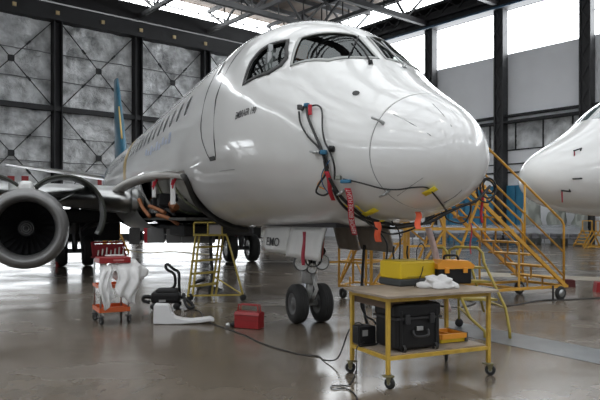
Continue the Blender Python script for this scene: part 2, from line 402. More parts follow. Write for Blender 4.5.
def FS(s, th, off=0.0):            # aircraft frame: aft, starboard, up
    t, b, ww = sec(s); zc = b + (t - b) * .47; sn = np.sin(th); c = np.cos(th)
    z = zc + np.where(sn > 0, t - zc, zc - b) * sn; l = ww * c
    hz = np.where(sn > 0, t - zc, zc - b); nx_ = c * hz; nz_ = sn * ww; n = np.sqrt(nx_**2 + nz_**2) + 1e-9
    return np.stack([np.asarray(s, float) * np.ones_like(z), l + off * nx_ / n, z + off * nz_ / n], -1)
def fp(s, deg, off=0.0): return Vector(FS(s, R(deg), off).tolist())
_ss, _tt = np.meshgrid(np.r_[np.linspace(0, 7, 420), np.linspace(7.05, 25, 420)], np.radians(np.linspace(-130, 190, 700)), indexing='ij')
_P = FS(_ss, _tt)
_X = TIP.x - dF.x * _P[..., 0] + rF.x * _P[..., 1]; _Y = TIP.y - dF.y * _P[..., 0] + rF.y * _P[..., 1]
_px = 300 + FOC * _X / _Y; _py = HOR - FOC * (_P[..., 2] - CAMZ) / _Y
def hit(x, y):                     # where on the skin a feature lies: station and angle
    D = np.hypot(_px - x, _py - y); m = D < D.min() + 1.2; idx = np.argwhere(m); yd = _Y[m]; c = idx[yd < yd.min() + .3]
    i = tuple(c[D[c[:, 0], c[:, 1]].argmin()]); return float(_ss[i]), float(np.degrees(_tt[i]))
def W2(p): return TIP + Vector(p).x * -dF + Vector(p).y * rF + Vector((0, 0, Vector(p).z))   # aircraft frame to world
def toAC(p):
    q = Vector(p) - TIP; return Vector((-q.dot(dF), q.dot(rF), q.z))

plane = empty('airliner', TIP, RZ, 'large white twin-engine airliner with open wing root and blue tail fin', 'airliner')

def uvpatch(poly, off=.004, res_s=.12, res_t=4.0, thick=None):
    """convex polygon in (station, degrees) laid on the skin"""
    s = [p[0] for p in poly]; t = [p[1] for p in poly]
    bm = bmesh.new(); n1 = max(2, int((max(s) - min(s)) / res_s) + 1); n2 = max(2, int((max(t) - min(t)) / res_t) + 1)
    g = [[bm.verts.new((min(s) + (max(s) - min(s)) * i / n1, (min(t) + (max(t) - min(t)) * j / n2) / 30, 0)) for j in range(n2 + 1)] for i in range(n1 + 1)]
    for i in range(n1):
        for j in range(n2): bm.faces.new((g[i][j], g[i + 1][j], g[i + 1][j + 1], g[i][j + 1]))
    P = [Vector((a, b / 30, 0)) for a, b in poly]; cen = sum(P, Vector()) / len(P)
    for k in range(len(P)):
        a, b = P[k], P[(k + 1) % len(P)]; e = b - a; n = Vector((e.y, -e.x, 0))
        if n.dot(cen - a) > 0: n = -n
        bmesh.ops.bisect_plane(bm, geom=bm.verts[:] + bm.edges[:] + bm.faces[:], plane_co=a, plane_no=n, clear_outer=True)
    bm.verts.index_update(); mb = MB()
    mb.add([fp(v.co.x, v.co.y * 30, off) for v in bm.verts], [[v.index for v in f.verts] for f in bm.faces], True); bm.free(); return mb
def uvline(pts, r=.006, off=.0, n=6):
    return MB().tube([fp(s, t, off) for s, t in pts], r, n)
def grow(poly, k):
    c = (sum(p[0] for p in poly) / len(poly), sum(p[1] for p in poly) / len(poly)); out = []
    for s, t in poly:
        d = Vector(((s - c[0]), (t - c[1]) / 30)); L = d.length; d = d * (L + k) / L; out.append((c[0] + d.x, c[1] + d.y * 30))
    return out

# openings, in (station, degrees)
side_w = [(3.17, 20.9), (3.26, 34.4), (3.22, 41.9), (3.11, 46.6), (2.76, 53.0), (2.43, 41.6), (2.44, 35.9), (2.60, 29.5)]
front_w = [(2.26, 38.7), (2.59, 57.2), (2.47, 67), (2.19, 86.2), (1.66, 87.0), (1.67, 78.2), (1.85, 56.5)]
belly_w = [(6.95, -84), (6.6, -24), (6.7, -20), (8.6, -14), (12.6, -9), (13.2, -84)]
mir = lambda P: [(s, 180 - t) for s, t in P]
holes = [side_w, front_w, mir(side_w), mir(front_w), belly_w]

def skin(s0, s1, cut):
    st = [s for s in np.r_[np.linspace(0, .2, 9)**1, np.linspace(.25, .6, 8), np.linspace(.64, 7, 54), np.linspace(7.4, 24, 44), np.linspace(24.5, 36.2, 26)]]
    st = sorted(set([s0, s1] + [float(s) for s in st if s0 < s < s1])); NT = 96
    bm = bmesh.new(); g = [[bm.verts.new((s, (-130 + 360 * j / NT) / 30, 0)) for j in range(NT + 1)] for s in st]
    for i in range(len(st) - 1):
        for j in range(NT): bm.faces.new((g[i][j], g[i + 1][j], g[i + 1][j + 1], g[i][j + 1]))
    for H_ in cut:
        P = [Vector((a, b / 30, 0)) for a, b in H_]; cen = sum(P, Vector()) / len(P); ns = []
        x0, x1 = min(p.x for p in P) - .3, max(p.x for p in P) + .5; y0, y1 = min(p.y for p in P) - .3, max(p.y for p in P) + .3
        for k in range(len(P)):
            a, b = P[k], P[(k + 1) % len(P)]; e = b - a; n = Vector((e.y, -e.x, 0))
            if n.dot(cen - a) > 0: n = -n
            ns.append((a, n.normalized()))
            fs = [f for f in bm.faces if x0 < f.calc_center_median().x < x1 and y0 < f.calc_center_median().y < y1]
            es = {e for f in fs for e in f.edges}; vs_ = {v for f in fs for v in f.verts}
            bmesh.ops.bisect_plane(bm, geom=list(vs_) + list(es) + fs, plane_co=a, plane_no=n)
        kill = [f for f in bm.faces if all((f.calc_center_median() - a).dot(n) < 1e-5 for a, n in ns)]
        bmesh.ops.delete(bm, geom=kill, context='FACES')
    for v in bm.verts: v.co = fp(v.co.x, v.co.y * 30)
    bmesh.ops.remove_doubles(bm, verts=bm.verts, dist=1e-4)
    bmesh.ops.recalc_face_normals(bm, faces=bm.faces)
    for f in bm.faces: f.smooth = True
    return bm
def bm_obj(bm, name, m, parent):
    me = bpy.data.meshes.new(name); bm.to_mesh(me); bm.free(); me.materials.append(m)
    o = bpy.data.objects.new(name, me); col.objects.link(o); o.parent = parent; return o
SEAM = .62
fus = bm_obj(skin(SEAM + .006, 36.2, holes), 'fuselage', white_paint, plane)
fus.data.materials.append(interior); md = fus.modifiers.new('skin_thickness', 'SOLIDIFY'); md.thickness = .025; md.offset = -1; md.material_offset = 1
bm_obj(skin(0, SEAM - .006, []), 'radome', radome_paint, plane)
MB().grid([[fp(s, -130 + 360 * k / 96, -.004) for k in range(96)] for s in (SEAM - .02, SEAM + .02)], wrap=True).build('radome_seam', line, fus)
# panes, seals, frames
def ringpatch(poly, k0, k1, off, th=.0):
    a = grow(poly, k0); b = grow(poly, k1); rows = []
    def dens(P, n=5):
        out = []
        for i in range(len(P)):
            p, q = P[i], P[(i + 1) % len(P)]
            out += [(p[0] + (q[0] - p[0]) * t / n, p[1] + (q[1] - p[1]) * t / n) for t in range(n)]
        return out
    A_, B_ = dens(a), dens(b)
    return MB().grid([[fp(s, t, off) for s, t in A_], [fp(s, t, off) for s, t in B_]], wrap=True)
for poly, nm in ((side_w, 'side'), (front_w, 'front')):
    for P in (poly, mir(poly)):
        f_ = ringpatch(P, -.035 if nm == 'front' else -.05, .028, .006).build('window_frame', mat('frame_grey', (.35, .36, .35), .4, metal=.3) if nm == 'front' else seal, plane, solid=.008)
        if nm == 'front':
            uvpatch(P, -.012).build('windshield_pane', cockpit_glass, plane)
        else:
            uvpatch(P, -.03).build('window_pane', cockpit_glass, plane)
# cockpit interior
ck = MB(); ck.add([fp(3.5, t, -.04) for t in range(0, 360, 10)], [list(range(36))]); ck.build('cockpit_bulkhead', interior, plane)
MB().box((2.1, 0, 2.98), (.5, 1.7, .4), bev=.08).build('instrument_panel', interior, plane)
MB().box((2.8, 0, 2.62), (1.6, 2.0, .05)).build('cockpit_floor', interior, plane)
for sy in (-.55, .55):
    st_ = MB().box((3.1, sy, 3.35), (.16, .5, .85), bev=.06).build('pilot_seat', mat('seat_cover', (.10, .09, .08), .8), plane)
MB().box(toAC(A(302, 53, 8.55)), (.08, .16, .22), bev=.03).build('visor_bag', mat('brown_orange_cloth', (.45, .15, .04), .8), plane)
MB().box((2.85, 1.05, 3.45), (.05, .06, .8)).box((3.0, .98, 3.7), (.05, .06, .6)).build('window_post', dull_alu, plane)
# wipers and probes
def hp(x, y, off=0): s, t = hit(x, y); return fp(s, t, off)
for sg in (1, -1):
    def q(s, t, o):
        return fp(s, t if sg == 1 else 180 - t, o)
    wp = MB().tube([q(1.55, 78, .03), q(1.75, 80, .05), q(2.05, 80, .035)], .011, 6).tube([q(1.72, 68, .025), q(2.12, 86, .025)], .009, 5)
    wp.lathe([(0, .028), (.05, .028), (.055, .005)], q(1.52, 77.5, 0), q(1.52, 77.5, .1) - q(1.52, 77.5, 0), 10)
    wp.build('wiper', black if sg == 1 else dull_alu, plane)
mb = MB()
c0 = hp(356, 93); s0, t0 = hit(356, 93)
uvpatch([(s0 + .05 * math.cos(a), t0 + 2.6 * math.sin(a)) for a in [k * math.pi / 4 for k in range(8)]], .006, .03, 1).build('sensor_port', seal, plane)
for (x0, y0, x1, y1) in ((376, 121, 384, 123.5), (338, 192, 344, 190), (383, 193, 389, 190), (314, 151, 322, 152.5)):
    p, q_ = hp(x0, y0, .05), hp(x1, y1, .06); m_ = MB().tube([hp(x1, y1, 0), q_], .018, 8); m_.tube([q_, p], .014, 8); m_.build('air_data_probe', dull_alu, plane)
# radome diverter strips
for pts in (((393, 114), (412, 124), (432, 136)), ((433, 104), (443, 115), (452, 128), (461, 141)), ((397, 196), (411, 186), (424, 177)), ((444, 203), (455, 196), (462, 190))):
    MB().tube([hp(*p, .003) for p in pts], .0035, 5).build('diverter_strip', line, plane)
# forward service door outline and its latch
dr = [(206, 75), (202, 95), (200, 120), (202, 137), (206, 150), (210, 160)]; dr2 = [(213, 72), (211.5, 90), (212, 110), (214, 137), (217, 150), (216, 158)]
D1 = [(5.0, 60), (5.02, 45), (5.0, 25), (4.98, 6.7), (4.93, -2.9), (4.8, -10), (4.64, -16.8)]
D2 = [(4.2, 60), (4.18, 40), (4.2, 20), (4.19, 10), (4.18, -5.4), (4.22, -12), (4.33, -16.8)]
mb = MB().tube(spline([fp(s, t, .002) for s, t in D1 + D2[::-1]], 6), .0085, 5); mb.tube(spline([fp(D1[0][0], 60, .002), fp(4.6, 62, .002), fp(4.2, 60, .002)], 3), .0085, 5)
dd = mb.build('door_outline', seal, plane)
uvpatch([(4.66, -18.3), (4.68, -15.8), (4.33, -15.8), (4.31, -18.3)], .006).build('door_step_plate', seal, plane)
uvpatch([(4.78, 31), (4.86, 41), (4.72, 41), (4.64, 31)], .005).build('door_window', seal, plane)
uvline([(4.35, -25), (3.6, -25)], .006, .002).build('panel_seam', line, plane)
# lettering painted on the skin
def skin_text(body, s_l, s_r, t_mid, height, m, name='lettering', shear=.25, slope=0):
    cu = bpy.data.curves.new(name, 'FONT'); cu.body = body; cu.size = 1; cu.shear = shear; cu.offset = .012; o = bpy.data.objects.new(name, cu); col.objects.link(o)
    dg = bpy.context.evaluated_depsgraph_get(); me = bpy.data.meshes.new_from_object(o.evaluated_get(dg)); bpy.data.objects.remove(o)
    xs = [v.co.x for v in me.vertices]; ys = [v.co.y for v in me.vertices]; x0, x1, y0, y1 = min(xs), max(xs), min(ys), max(ys)
    hz = 1.6
    for v in me.vertices:
        a = (v.co.x - x0) / (x1 - x0); b = (v.co.y - y0) / (y1 - y0) - .5
        v.co = fp(s_l + (s_r - s_l) * a, t_mid + slope * (a - .5) + math.degrees(b * height / hz), .006)
    me.materials.clear(); me.materials.append(m); q = bpy.data.objects.new(name, me); col.objects.link(q); q.parent = plane; return q
skin_text('EMBRAER 190', 3.22, 2.63, 6.8, .10, text_m, slope=4.5)
skin_text('airlines', 11.0, 7.9, 9, .34, mat('faded_blue_lettering', (.32, .38, .52), .5), shear=.2) if False else None
mb = MB()
for k in range(9):
    s = 7.7 + k * .42; uu = uvpatch([(s, 4.5 + (k % 3)), (s, 12 - (k % 2) * 3), (s + .28, 12 - (k % 2) * 3), (s + .28, 4.5 + (k % 3))], .004); mb.add(uu.v, uu.f, True)
mb.build('airline_title', mat('faded_blue_lettering', (.40, .45, .56), .4), plane)
# cabin windows
wt = 23.5
for sd in (0, 1):
    for k in range(26):
        s = 6.55 + k * .78
        P = [(s - .13 * 1.0, wt - 4), (s - .13, wt + 4), (s - .07, wt + 6.5), (s + .07, wt + 6.5), (s + .13, wt + 4), (s + .13, wt - 4), (s + .07, wt - 6.5), (s - .07, wt - 6.5)]
        uvpatch(mir(P) if sd else P, .004, .2, 4).build('cabin_window', mat('cabin_window_dark', (.05, .055, .06), .15), plane)
# livery swoosh on the rear fuselage
for a, b, m_, nm in ((15.5, 16.3, mat('ochre_livery', (.62, .42, .12), .3, coat=.5), 'ochre_stripe'), (24.5, 31.5, mat('blue_livery', (.01, .17, .36), .25, coat=.6), 'blue_tail_band')):
    rows = []
    for i in range(9 if b - a < 2 else 24):
        f_ = i / (8 if b - a < 2 else 23)
        rows.append([fp(a + (b - a) * f_ + 3.2 * ((t + 20) / 110)**2 * (1 if b - a < 2 else .6), t, .006) for t in np.linspace(-5 if b - a < 2 else -60, 86 if b - a > 2 else 50, 24)])
    MB().grid(rows).build(nm, m_, plane)
# tail fin and stabilizers
def wing(root, tip_, name, m, naf=14, le_m=None, axis=1, n=8, lf=.12):
    """root/tip: (le_aft, span, z, chord, thickness)"""
    def af(c, th, lo, hi):
        up = []; dn = []
        for i in range(naf + 1):
            x = lo + (hi - lo) * (1 - math.cos(math.pi * i / naf)) / 2 if lo == 0 else lo + (hi - lo) * i / naf
            y = 5 * th * (.2969 * math.sqrt(x) - .126 * x - .3516 * x * x + .2843 * x**3 - .1036 * x**4)
            up.append((x * c, y * c)); dn.append((x * c, -y * c * .85))
        return up[::-1] + dn[1:] if lo == 0 else up[::-1] + dn
    objs = []
    for lo, hi, nm, mm in ([(0, 1, name, m)] if le_m is None else [(lf, 1, name, m), (0, lf, 'leading_edge', le_m)]):
        rows = []
        for i in range(n + 1):
            k = i / n; L, S_, Z, c, th = [a + (b - a) * k for a, b in zip(root, tip_)]
            if axis == 1: rows.append([Vector((L + x, S_, Z + y)) for x, y in af(c, th, lo, hi)])
            else: rows.append([Vector((L + x, S_ + y, Z)) for x, y in af(c, th, lo, hi)])
        mb = MB().grid(rows, True, wrap=True); nn = len(rows[0]); mb.add(rows[0], [list(range(nn))]); mb.add(rows[-1], [list(range(nn))]); objs.append((mb, nm, mm))
    return objs
for mb, nm, mm in wing((29.2, 0, 4.5, 5.6, .12), (33.6, 0, 10.0, 2.3, .12), 'tail_fin', mat('blue_fin_paint', (.008, .12, .20), .3, coat=.5), axis=2): fin = mb.build(nm, mm, plane)
mb = MB().tube([Vector((30.3, .1, 6)), Vector((31.9, .1, 8))], .05, 6); mb.build('fin_leading_edge', mat('ochre_livery', (.62, .42, .12)), fin)
for sg in (1, -1):
    for mb, nm, mm in wing((31.0, sg * .8, 3.95, 3.3, .1), (34.3, sg * 6.1, 4.75, 1.3, .09), 'stabilizer', grey_paint, le_m=alu, lf=.06): mb.build(nm, mm, plane)
# wings with bare metal leading edge
for sg in (1, -1):
    for r_, t_ in (((13.1, sg * 1.35, 2.14, 5.6, .17), (15.0, sg * 4.9, 2.45, 3.9, .16)), ((15.0, sg * 4.9, 2.45, 3.9, .16), (19.6, sg * 13.9, 3.35, 1.5, .11))):
        for mb, nm, mm in wing(r_, t_, 'wing_panel', mat('wing_grey', (.20, .21, .21), .35, metal=.3), le_m=alu, lf=.17, n=6): mb.build(nm, mm, plane)
# slat end plate at the wing root
MB().lathe([(0, .02), (0, .34), (.18, .35), (.3, .3)], (13.45, 1.30, 2.16), (0, 1, .02), 20).build('slat_end_cap', dull_alu, plane)
# belly fairing aft of the opening, with its arched rim
rows = []
for i in range(15):
    s = 13.2 + i * .5; k = math.sin(math.pi * min(1, max(0, (s - 12.0) / 9.4)))**.5
    rows.append([Vector((s, (1.05 + .75 * k) * math.cos(R(t)) * 1.0, 2.1 + (.75 + .25 * k) * math.sin(R(t)) * 1.02)) for t in np.linspace(-180, 0, 30)])
MB().grid(rows).build('belly_fairing', grey_paint, plane)
rim = [(7.0, -88), (6.95, -79), (6.9, -65), (6.82, -44), (6.5, -27), (6.62, -21), (7.3, -17.6), (8.6, -14.3), (10.4, -11), (12.6, -8.8), (13.6, -9)]
sp = spline([fp(s, t, .05) for s, t in rim], 6); 
mb = MB()
ins = spline([fp(s + .5, t - 1.0, -.22) for s, t in rim[:5]] + [fp(s + .1, t - 5.5, -.12) for s, t in rim[5:]], 6)
outr = spline([fp(s, t, .11) for s, t in rim], 6)
n1 = 5 * 6
MB().grid([outr[:n1 + 1], sp[:n1 + 1], ins[:n1 + 1]]).build('fairing_lip', mat('dark_rubber_lip', (.03, .03, .028), .6, bump=.5, bscale=30), plane, solid=.05)
arc = spline([toAC(A(x, y, Y)) for x, y, Y in ((110, 191, 18.3), (117, 185.5, 17.8), (127, 180, 17), (140, 175.5, 16), (155, 172.8, 14.7), (170, 172, 13.2), (182, 173, 12.2), (188, 177, 11.7))], 6)
up_ = MB().grid([[p + Vector((0, -.25, .03)) for p in arc], arc, [p + Vector((0, .02, -.10)) for p in arc], [p + Vector((0, -.25, -.14)) for p in arc]])
up_.build('fairing_arch', mat('arch_white', (.55, .54, .52), .5), plane, solid=.03)
# pressure hull inside the opening
rows = []
for s in np.linspace(6.9, 13.6, 16):
    rows.append([Vector((s, 1.16 * math.cos(R(t)), 2.95 + 1.18 * math.sin(R(t)))) for t in np.linspace(-120, 5, 28)])
MB().grid(rows).build('pressure_hull', mat('hull_grey', (.55, .55, .52), .4, metal=.1, var=.15), plane)
for k in range(3):
    s = 7.6 + k * 2.1
    MB().tube([Vector((s, 1.19 * math.cos(R(t)), 2.95 + 1.21 * math.sin(R(t)))) for t in np.linspace(-100, -5, 16)], .035, 6).build('hull_frame', primer, plane)
MB().box((10.5, .3, 1.62), (6.2, 1.9, .06)).build('keel_panel', mat('dark_keel', (.05, .05, .045), .7), plane)
rd = random.Random(3)
for k in range(9):
    s = 8.2 + rd.random() * 4.6; l = .75 + rd.random() * .6; z = 1.72 + rd.random() * .42
    if k % 3 == 0: MB().tube(spline([(s, l, z), (s + .3, l + .05, z + .1), (s + .65, l - .05, z - .05)], 5), .06 + .03 * rd.random(), 8).build('orange_duct', mat('orange_duct', (.28, .10, .035), .6), plane)
    elif k % 3 == 1: MB().tube(spline([(s, l, z), (s + .5, l + .12, z + .15), (s + 1.1, l + .05, z)], 6), .04, 8).build('air_duct', steel_mid, plane)
    else: MB().box((s, l, z), (.4, .28, .3), bev=.03).build('equipment_box', steel_dark, plane)
for px_ in (((149, 206, 14.9), (157, 209, 14.8), (165, 213, 14.6)), ((157, 215, 14.6), (168, 218, 14.4), (178, 224, 14.2)), ((139, 199, 15.6), (143, 208, 15.5), (150, 217, 15.3))):
    MB().tube(spline([toAC(A(*q_)) for q_ in px_], 5), .045, 8).build('orange_duct', mat('orange_duct', (.28, .10, .035), .6), plane)
for (x, y, Y, wd, hh) in ((173, 190, 13.4, .24, .62), (154, 189, 15.3, .2, .42)):
    p = toAC(A(x, y, Y)); q_ = MB().box(p, (.5, .03, hh * 1.0), bev=.012).build('hanging_sheet', white_cloth, plane)
    MB().box(p + Vector((-.27, .02, hh * .30)), (.03, .06, .22), rot=Matrix.Rotation(.5, 3, 'X')).box(p + Vector((-.1, .03, hh * .2)), (.12, .02, .16), rot=Matrix.Rotation(.5, 3, 'Y')).build('red_marker', ribbon_red, q_)
for (x, y, ww, hh, Y) in ((134.5, 236, .34, .50, 19), (156, 235.5, .48, .40, 17.2), (174, 235.5, .40, .40, 16.5), (198, 234.5, .85, .42, 15.5)):
    p = toAC(A(x, y, Y)); MB().box(p, (.08, ww, hh), rot=Matrix.Rotation(-(YAW), 3, 'Z'), bev=.035).build('hanging_access_panel', mat('panel_grey', (.13, .13, .13), .5), plane)
MB().box((13.3, 0, 1.34), (7.5, 1.7, .26), bev=.03).build('keel_beam', steel_dark, plane)
for sg in (1, -1):
    MB().box((18.9, sg * 2.7, 1.38), (.9, 2.6, 1.1), bev=.06).build('lowered_flap', steel_dark, plane)
    MB().box((16.9, sg * 2.2, 1.72), (.9, 3.4, .45), bev=.1).build('wing_underside_bay', steel_dark, plane)
# antenna and drain mast
MB().prism([(5.9, -.02, 1.46), (6.3, -.02, 1.46), (6.35, -.02, 1.28), (6.15, -.02, 1.28)], (0, .04, 0)).build('belly_antenna', white_paint, plane)
MB().tube([toAC(A(146, 179, 17.5)), toAC(A(139, 172, 17.5))], .035, 6).build('red_probe_cover', red, plane)

# ---- engines with propped-open cowls
def engine(l, s):
    c = Vector((s, l, 1.38)); ax = Vector((1, 0, 0))
    e = MB().lathe([(1.1, .68), (.45, .69), (.12, .715), (.02, .755), (-.01, .80), (.03, .86), (.16, .935), (.5, 1.0), (1.0, 1.03), (1.45, 1.02)], c, ax, 56)
    na = e.build('engine_nacelle', mat('nacelle_grey', (.20, .20, .20), .35, coat=.3), plane)
    MB().lathe([(.03, .862), (-.012, .80), (.018, .755), (.1, .722)], c, ax, 56).build('inlet_lip', mat('lip_metal', (.22, .22, .22), .45, metal=.5), na)
    MB().lathe([(1.45, .88), (1.5, .80), (2.6, .72), (3.3, .5), (3.35, .40)], c, ax, 32).build('engine_core', steel_dark, na)
    rows = MB().lathe([(1.5, .8), (2.5, .93), (3.1, .88), (3.7, .66)], c, ax, 40); rows.build('fan_duct', steel_mid, na)
    sp_ = MB().lathe([(.62, .001), (.66, .06), (.78, .14), (.98, .22)], c, ax, 32).build('spinner', mat('spinner_dark', (.02, .02, .022), .4), na)
    for rr, zz in ((.07, .672), (.12, .745), (.17, .85)): MB().lathe([(zz - .008, rr - .008), (zz - .01, rr + .006)], c, ax, 28).build('spinner_ring', mat('ring_grey', (.14, .14, .14), .4), sp_)
    for k in range(24):
        a = 2 * math.pi * k / 24; rows = []
        for i in range(7):
            rr = .22 + .46 * i / 6; tw = .55 + .5 * i / 6; an = a + .08 * i / 6
            o_ = c + Vector((1.02, rr * math.cos(an), rr * math.sin(an))); tang = Vector((0, -math.sin(an), math.cos(an)))
            dv = (Vector((1, 0, 0)) * math.cos(tw) + tang * math.sin(tw)) * (.075 + .03 * i / 6)
            rows.append([o_ - dv, o_ + dv * .0 + Vector((-.012, 0, 0)), o_ + dv])
        MB().grid(rows).build('fan_blade', mat('blade_metal', (.03, .03, .032), .35, metal=.6), na)
    MB().lathe([(1.25, .001), (1.25, .70)], c, ax, 32).build('fan_backing', black, na)
    # pylon
    MB().box(c + Vector((1.9, 0, .98)), (2.8, .34, .42), bev=.1).build('pylon', white_paint, na)
    MB().box(c + Vector((.9, 0, .98)), (.5, .42, .18), bev=.07).build('pylon_fairing', mat('arch_white', (.55, .54, .52)), na)
    # cowl doors swung up on hinges at the pylon
    for sg in (1, -1):
        rows_o = []
        for x in (1.45, 1.52, 2.9, 3.0):
            row = []
            for k in range(22):
                th = R(3) + R(172) * k / 21          # arc of the cowl, hinge at the top
                rad = 1.03
                p2 = Vector((sg * rad * math.sin(th), rad * math.cos(th) - rad))      # from the hinge
                an = R(52) * sg
                p3 = Vector((p2.x * math.cos(an) - p2.y * math.sin(an), p2.x * math.sin(an) + p2.y * math.cos(an)))
                row.append(c + Vector((x, sg * .12 + p3.x, 1.0 + p3.y)))
            rows_o.append(row)
        MB().grid(rows_o).build('cowl_door', mat('cowl_inside', (.035, .038, .03), .5), na, solid=.07)
    for sg in (1, -1):
        MB().tube([c + Vector((1.6, sg * .75, .7)), c + Vector((1.7, sg * 1.2, .95))], .018, 6).build('cowl_prop', dull_alu, na)
engine(4.32, 11.3)

# ---- landing gear
def wheel(c, r, wd, ax=(0, 1, 0), parent=None, nm='wheel', hubm=None):
    c = Vector(c); ax = Vector(ax).normalized(); h = wd / 2; o = c - ax * h
    t = MB().lathe([(.08 * wd, r * .55), (.03 * wd, r * .62), (0.0, r * .80), (.10 * wd, r * .93), (.22 * wd, r * .985), (.34 * wd, r), (.36 * wd, r * .985), (.38 * wd, r), (.49 * wd, r), (.5 * wd, r * .985), (.51 * wd, r), (.62 * wd, r), (.64 * wd, r * .985), (.66 * wd, r), (.78 * wd, r * .985), (.90 * wd, r * .93), (wd, r * .80), (.97 * wd, r * .62), (.92 * wd, r * .55)], o, ax, 36)
    w_ = t.build(nm, rubber, parent)
    MB().lathe([(.12 * wd, .001), (.12 * wd, r * .2), (.2 * wd, r * .25), (.22 * wd, r * .42), (.1 * wd, r * .5), (.09 * wd, r * .56), (.91 * wd, r * .56), (.9 * wd, r * .5), (.78 * wd, r * .42), (.8 * wd, r * .25), (.88 * wd, r * .2), (.88 * wd, .001)], o, ax, 28).build('wheel_hub', hubm or dull_alu, w_)
    return w_
for sg in (1, -1):
    g_ = MB().tube([(17.8, sg * 2.97, 2.2), (17.8, sg * 2.97, 1.1)], .15, 14).tube([(17.8, sg * 2.97, 1.1), (17.8, sg * 2.97, .5)], .095, 14).tube([(17.8, sg * 2.97 - .45, .52), (17.8, sg * 2.97 + .45, .52)], .08, 12)
    g_.tube([(17.8, sg * 2.97, 1.2), (17.8, sg * 1.2, 1.75)], .07, 10).tube([(17.65, sg * 2.97, 1.1), (17.45, sg * 2.97, .8), (17.65, sg * 2.97, .56)], .04, 8)
    g_.tube([(17.6, sg * 2.85, 1.9), (17.62, sg * 2.8, 1.1), (17.6, sg * 2.75, .6)], .025, 6)
    mg = g_.build('main_gear_leg', mat('gear_grey', (.16, .16, .165), .4, metal=.3), plane)
    for k in (-1, 1): wheel((17.8, sg * 2.97 + k * .43, .52), .52, .40, nm='main_wheel', parent=mg)
    MB().box((17.3, sg * 2.55, 1.55), (.9, .05, .8), rot=Matrix.Rotation(sg * .5, 3, 'X'), bev=.02).build('main_gear_door', steel_dark, mg)
    MB().box((17.6, sg * 3.3, 1.6), (.6, .4, .5), bev=.08).box((17.5, sg * 2.3, 1.75), (.8, .6, .35), bev=.08).build('gear_bay_equipment', steel_dark, mg)
# nose gear
gear_w = mat('gear_white', (.42, .42, .41), .4, var=.15, vscale=8)
ng = MB().tube([(3.97, 0, 1.6), (3.97, 0, .88)], .10, 14).tube([(3.97, 0, .92), (3.97, 0, .62)], .125, 16).tube([(3.97, 0, .64), (3.97, 0, .33)], .06, 12).tube([(3.97, -.26, .305), (3.97, .26, .305)], .045, 12)
ng.tube([(3.85, 0, .78), (3.68, 0, .55), (3.88, 0, .34)], .03, 8)
nl = ng.build('nose_gear_leg', gear_w, plane)
for sg in (-1, 1): wheel((3.97, sg * .205, .305), .305, .21, nm='nose_wheel', parent=nl, hubm=mat('hub_grey', (.12, .12, .12), .5, metal=.4))
MB().lathe([(0, .05), (.1, .13), (.26, .15), (.27, .14)], (4.05, 0, 1.02), (-1, 0, .02), 20).build('steering_collar', steel_mid, nl)
for sg, rr in ((-1, .115), (1, .12), (0, .08)):
    c_ = (3.98, sg * .17 + .02, .95 if sg else .86)
    lh = MB().lathe([(0, .04), (.08, rr), (.17, rr * 1.08), (.18, rr)], c_, (-1, 0, 0), 20).build('landing_light', steel_mid, nl)
    MB().lathe([(.165, .001), (.172, rr * .95)], c_, (-1, 0, 0), 20).build('light_lens', mat('chrome_lens', (.42, .42, .40), .2, metal=1), lh)
mb = MB()
for k in range(10):
    a = rd.random() * 6.28; mb.tube(spline([(3.85, .15 * math.cos(a), 1.25), (3.75 + .1 * rd.random(), .2 * math.cos(a + 1), 1.12), (3.85, .17 * math.cos(a + 2), .98), (3.9, .07 * math.cos(a), .8)], 4), .014, 6)
mb.build('hydraulic_hoses', black, nl)
MB().box((3.86, .0, 1.12), (.12, .34, .14), bev=.03).box((3.9, .2, .96), (.1, .1, .2), bev=.02).build('valve_block', mat('greenish_metal', (.15, .15, .12), .4, metal=.5), nl)
# the four doors of the nose wheel bay
door_w = mat('door_white', (.58, .58, .57), .35, var=.08, vscale=3)
def bay_door(s0_, s1_, l, ztop, zbot, splay, m_, nm='nose_gear_door'):
    lb = l + splay; rows = []
    for i in range(7):
        k = i / 6; bl = math.sin(math.pi * k) * .02 * (1 if l > 0 else 0)
        rows.append([Vector((s_, l + (lb - l) * k + bl, ztop + (zbot - ztop) * k)) for s_ in np.linspace(s0_, s1_, 8)])
    return MB().grid(rows).build(nm, m_, plane, solid=.03)
d_aft = bay_door(4.98, 3.80, .36, 1.50, 1.08, .04, door_w); d_aft['label'] = 'white door with EMO lettering'
d_fwd = bay_door(3.76, 2.52, .36, 1.50, 1.06, .10, door_w)
brown = mat('door_unlit_brown', (.24, .21, .18), .6, var=.2, vscale=5)  # brown-grey puts the unlit look of the inner door faces into the colour
bay_door(3.85, 3.15, -.36, 1.52, 1.16, -.10, brown); bay_door(3.08, 2.15, -.36, 1.52, 1.18, -.10, brown)
MB().box((3.6, 0, 1.54), (2.9, .78, .06)).build('wheel_bay', interior, plane)
for s_ in (4.95, 3.78, 2.55): MB().tube([(s_, .372, 1.48), (s_, .412, 1.1)], .012, 6).build('door_edge_seal', mat('door_edge_red', (.25, .05, .04), .5), plane)
# EMO lettering on the aft door
cu = bpy.data.curves.new('t', 'FONT'); cu.body = 'EMO'; cu.size = .19; cu.offset = .001; cu.extrude = .002; o = bpy.data.objects.new('t', cu); col.objects.link(o)
me = bpy.data.meshes.new_from_object(o.evaluated_get(bpy.context.evaluated_depsgraph_get())); bpy.data.objects.remove(o)
for v in me.vertices:
    x, y, z = v.co; v.co = Vector((4.78 - x * 1.6, .445 + z + .0 * y - (y) * .1 , 1.19 + y))
me.materials.clear(); me.materials.append(text_m); o = bpy.data.objects.new('door_lettering', me); col.objects.link(o); o.parent = plane

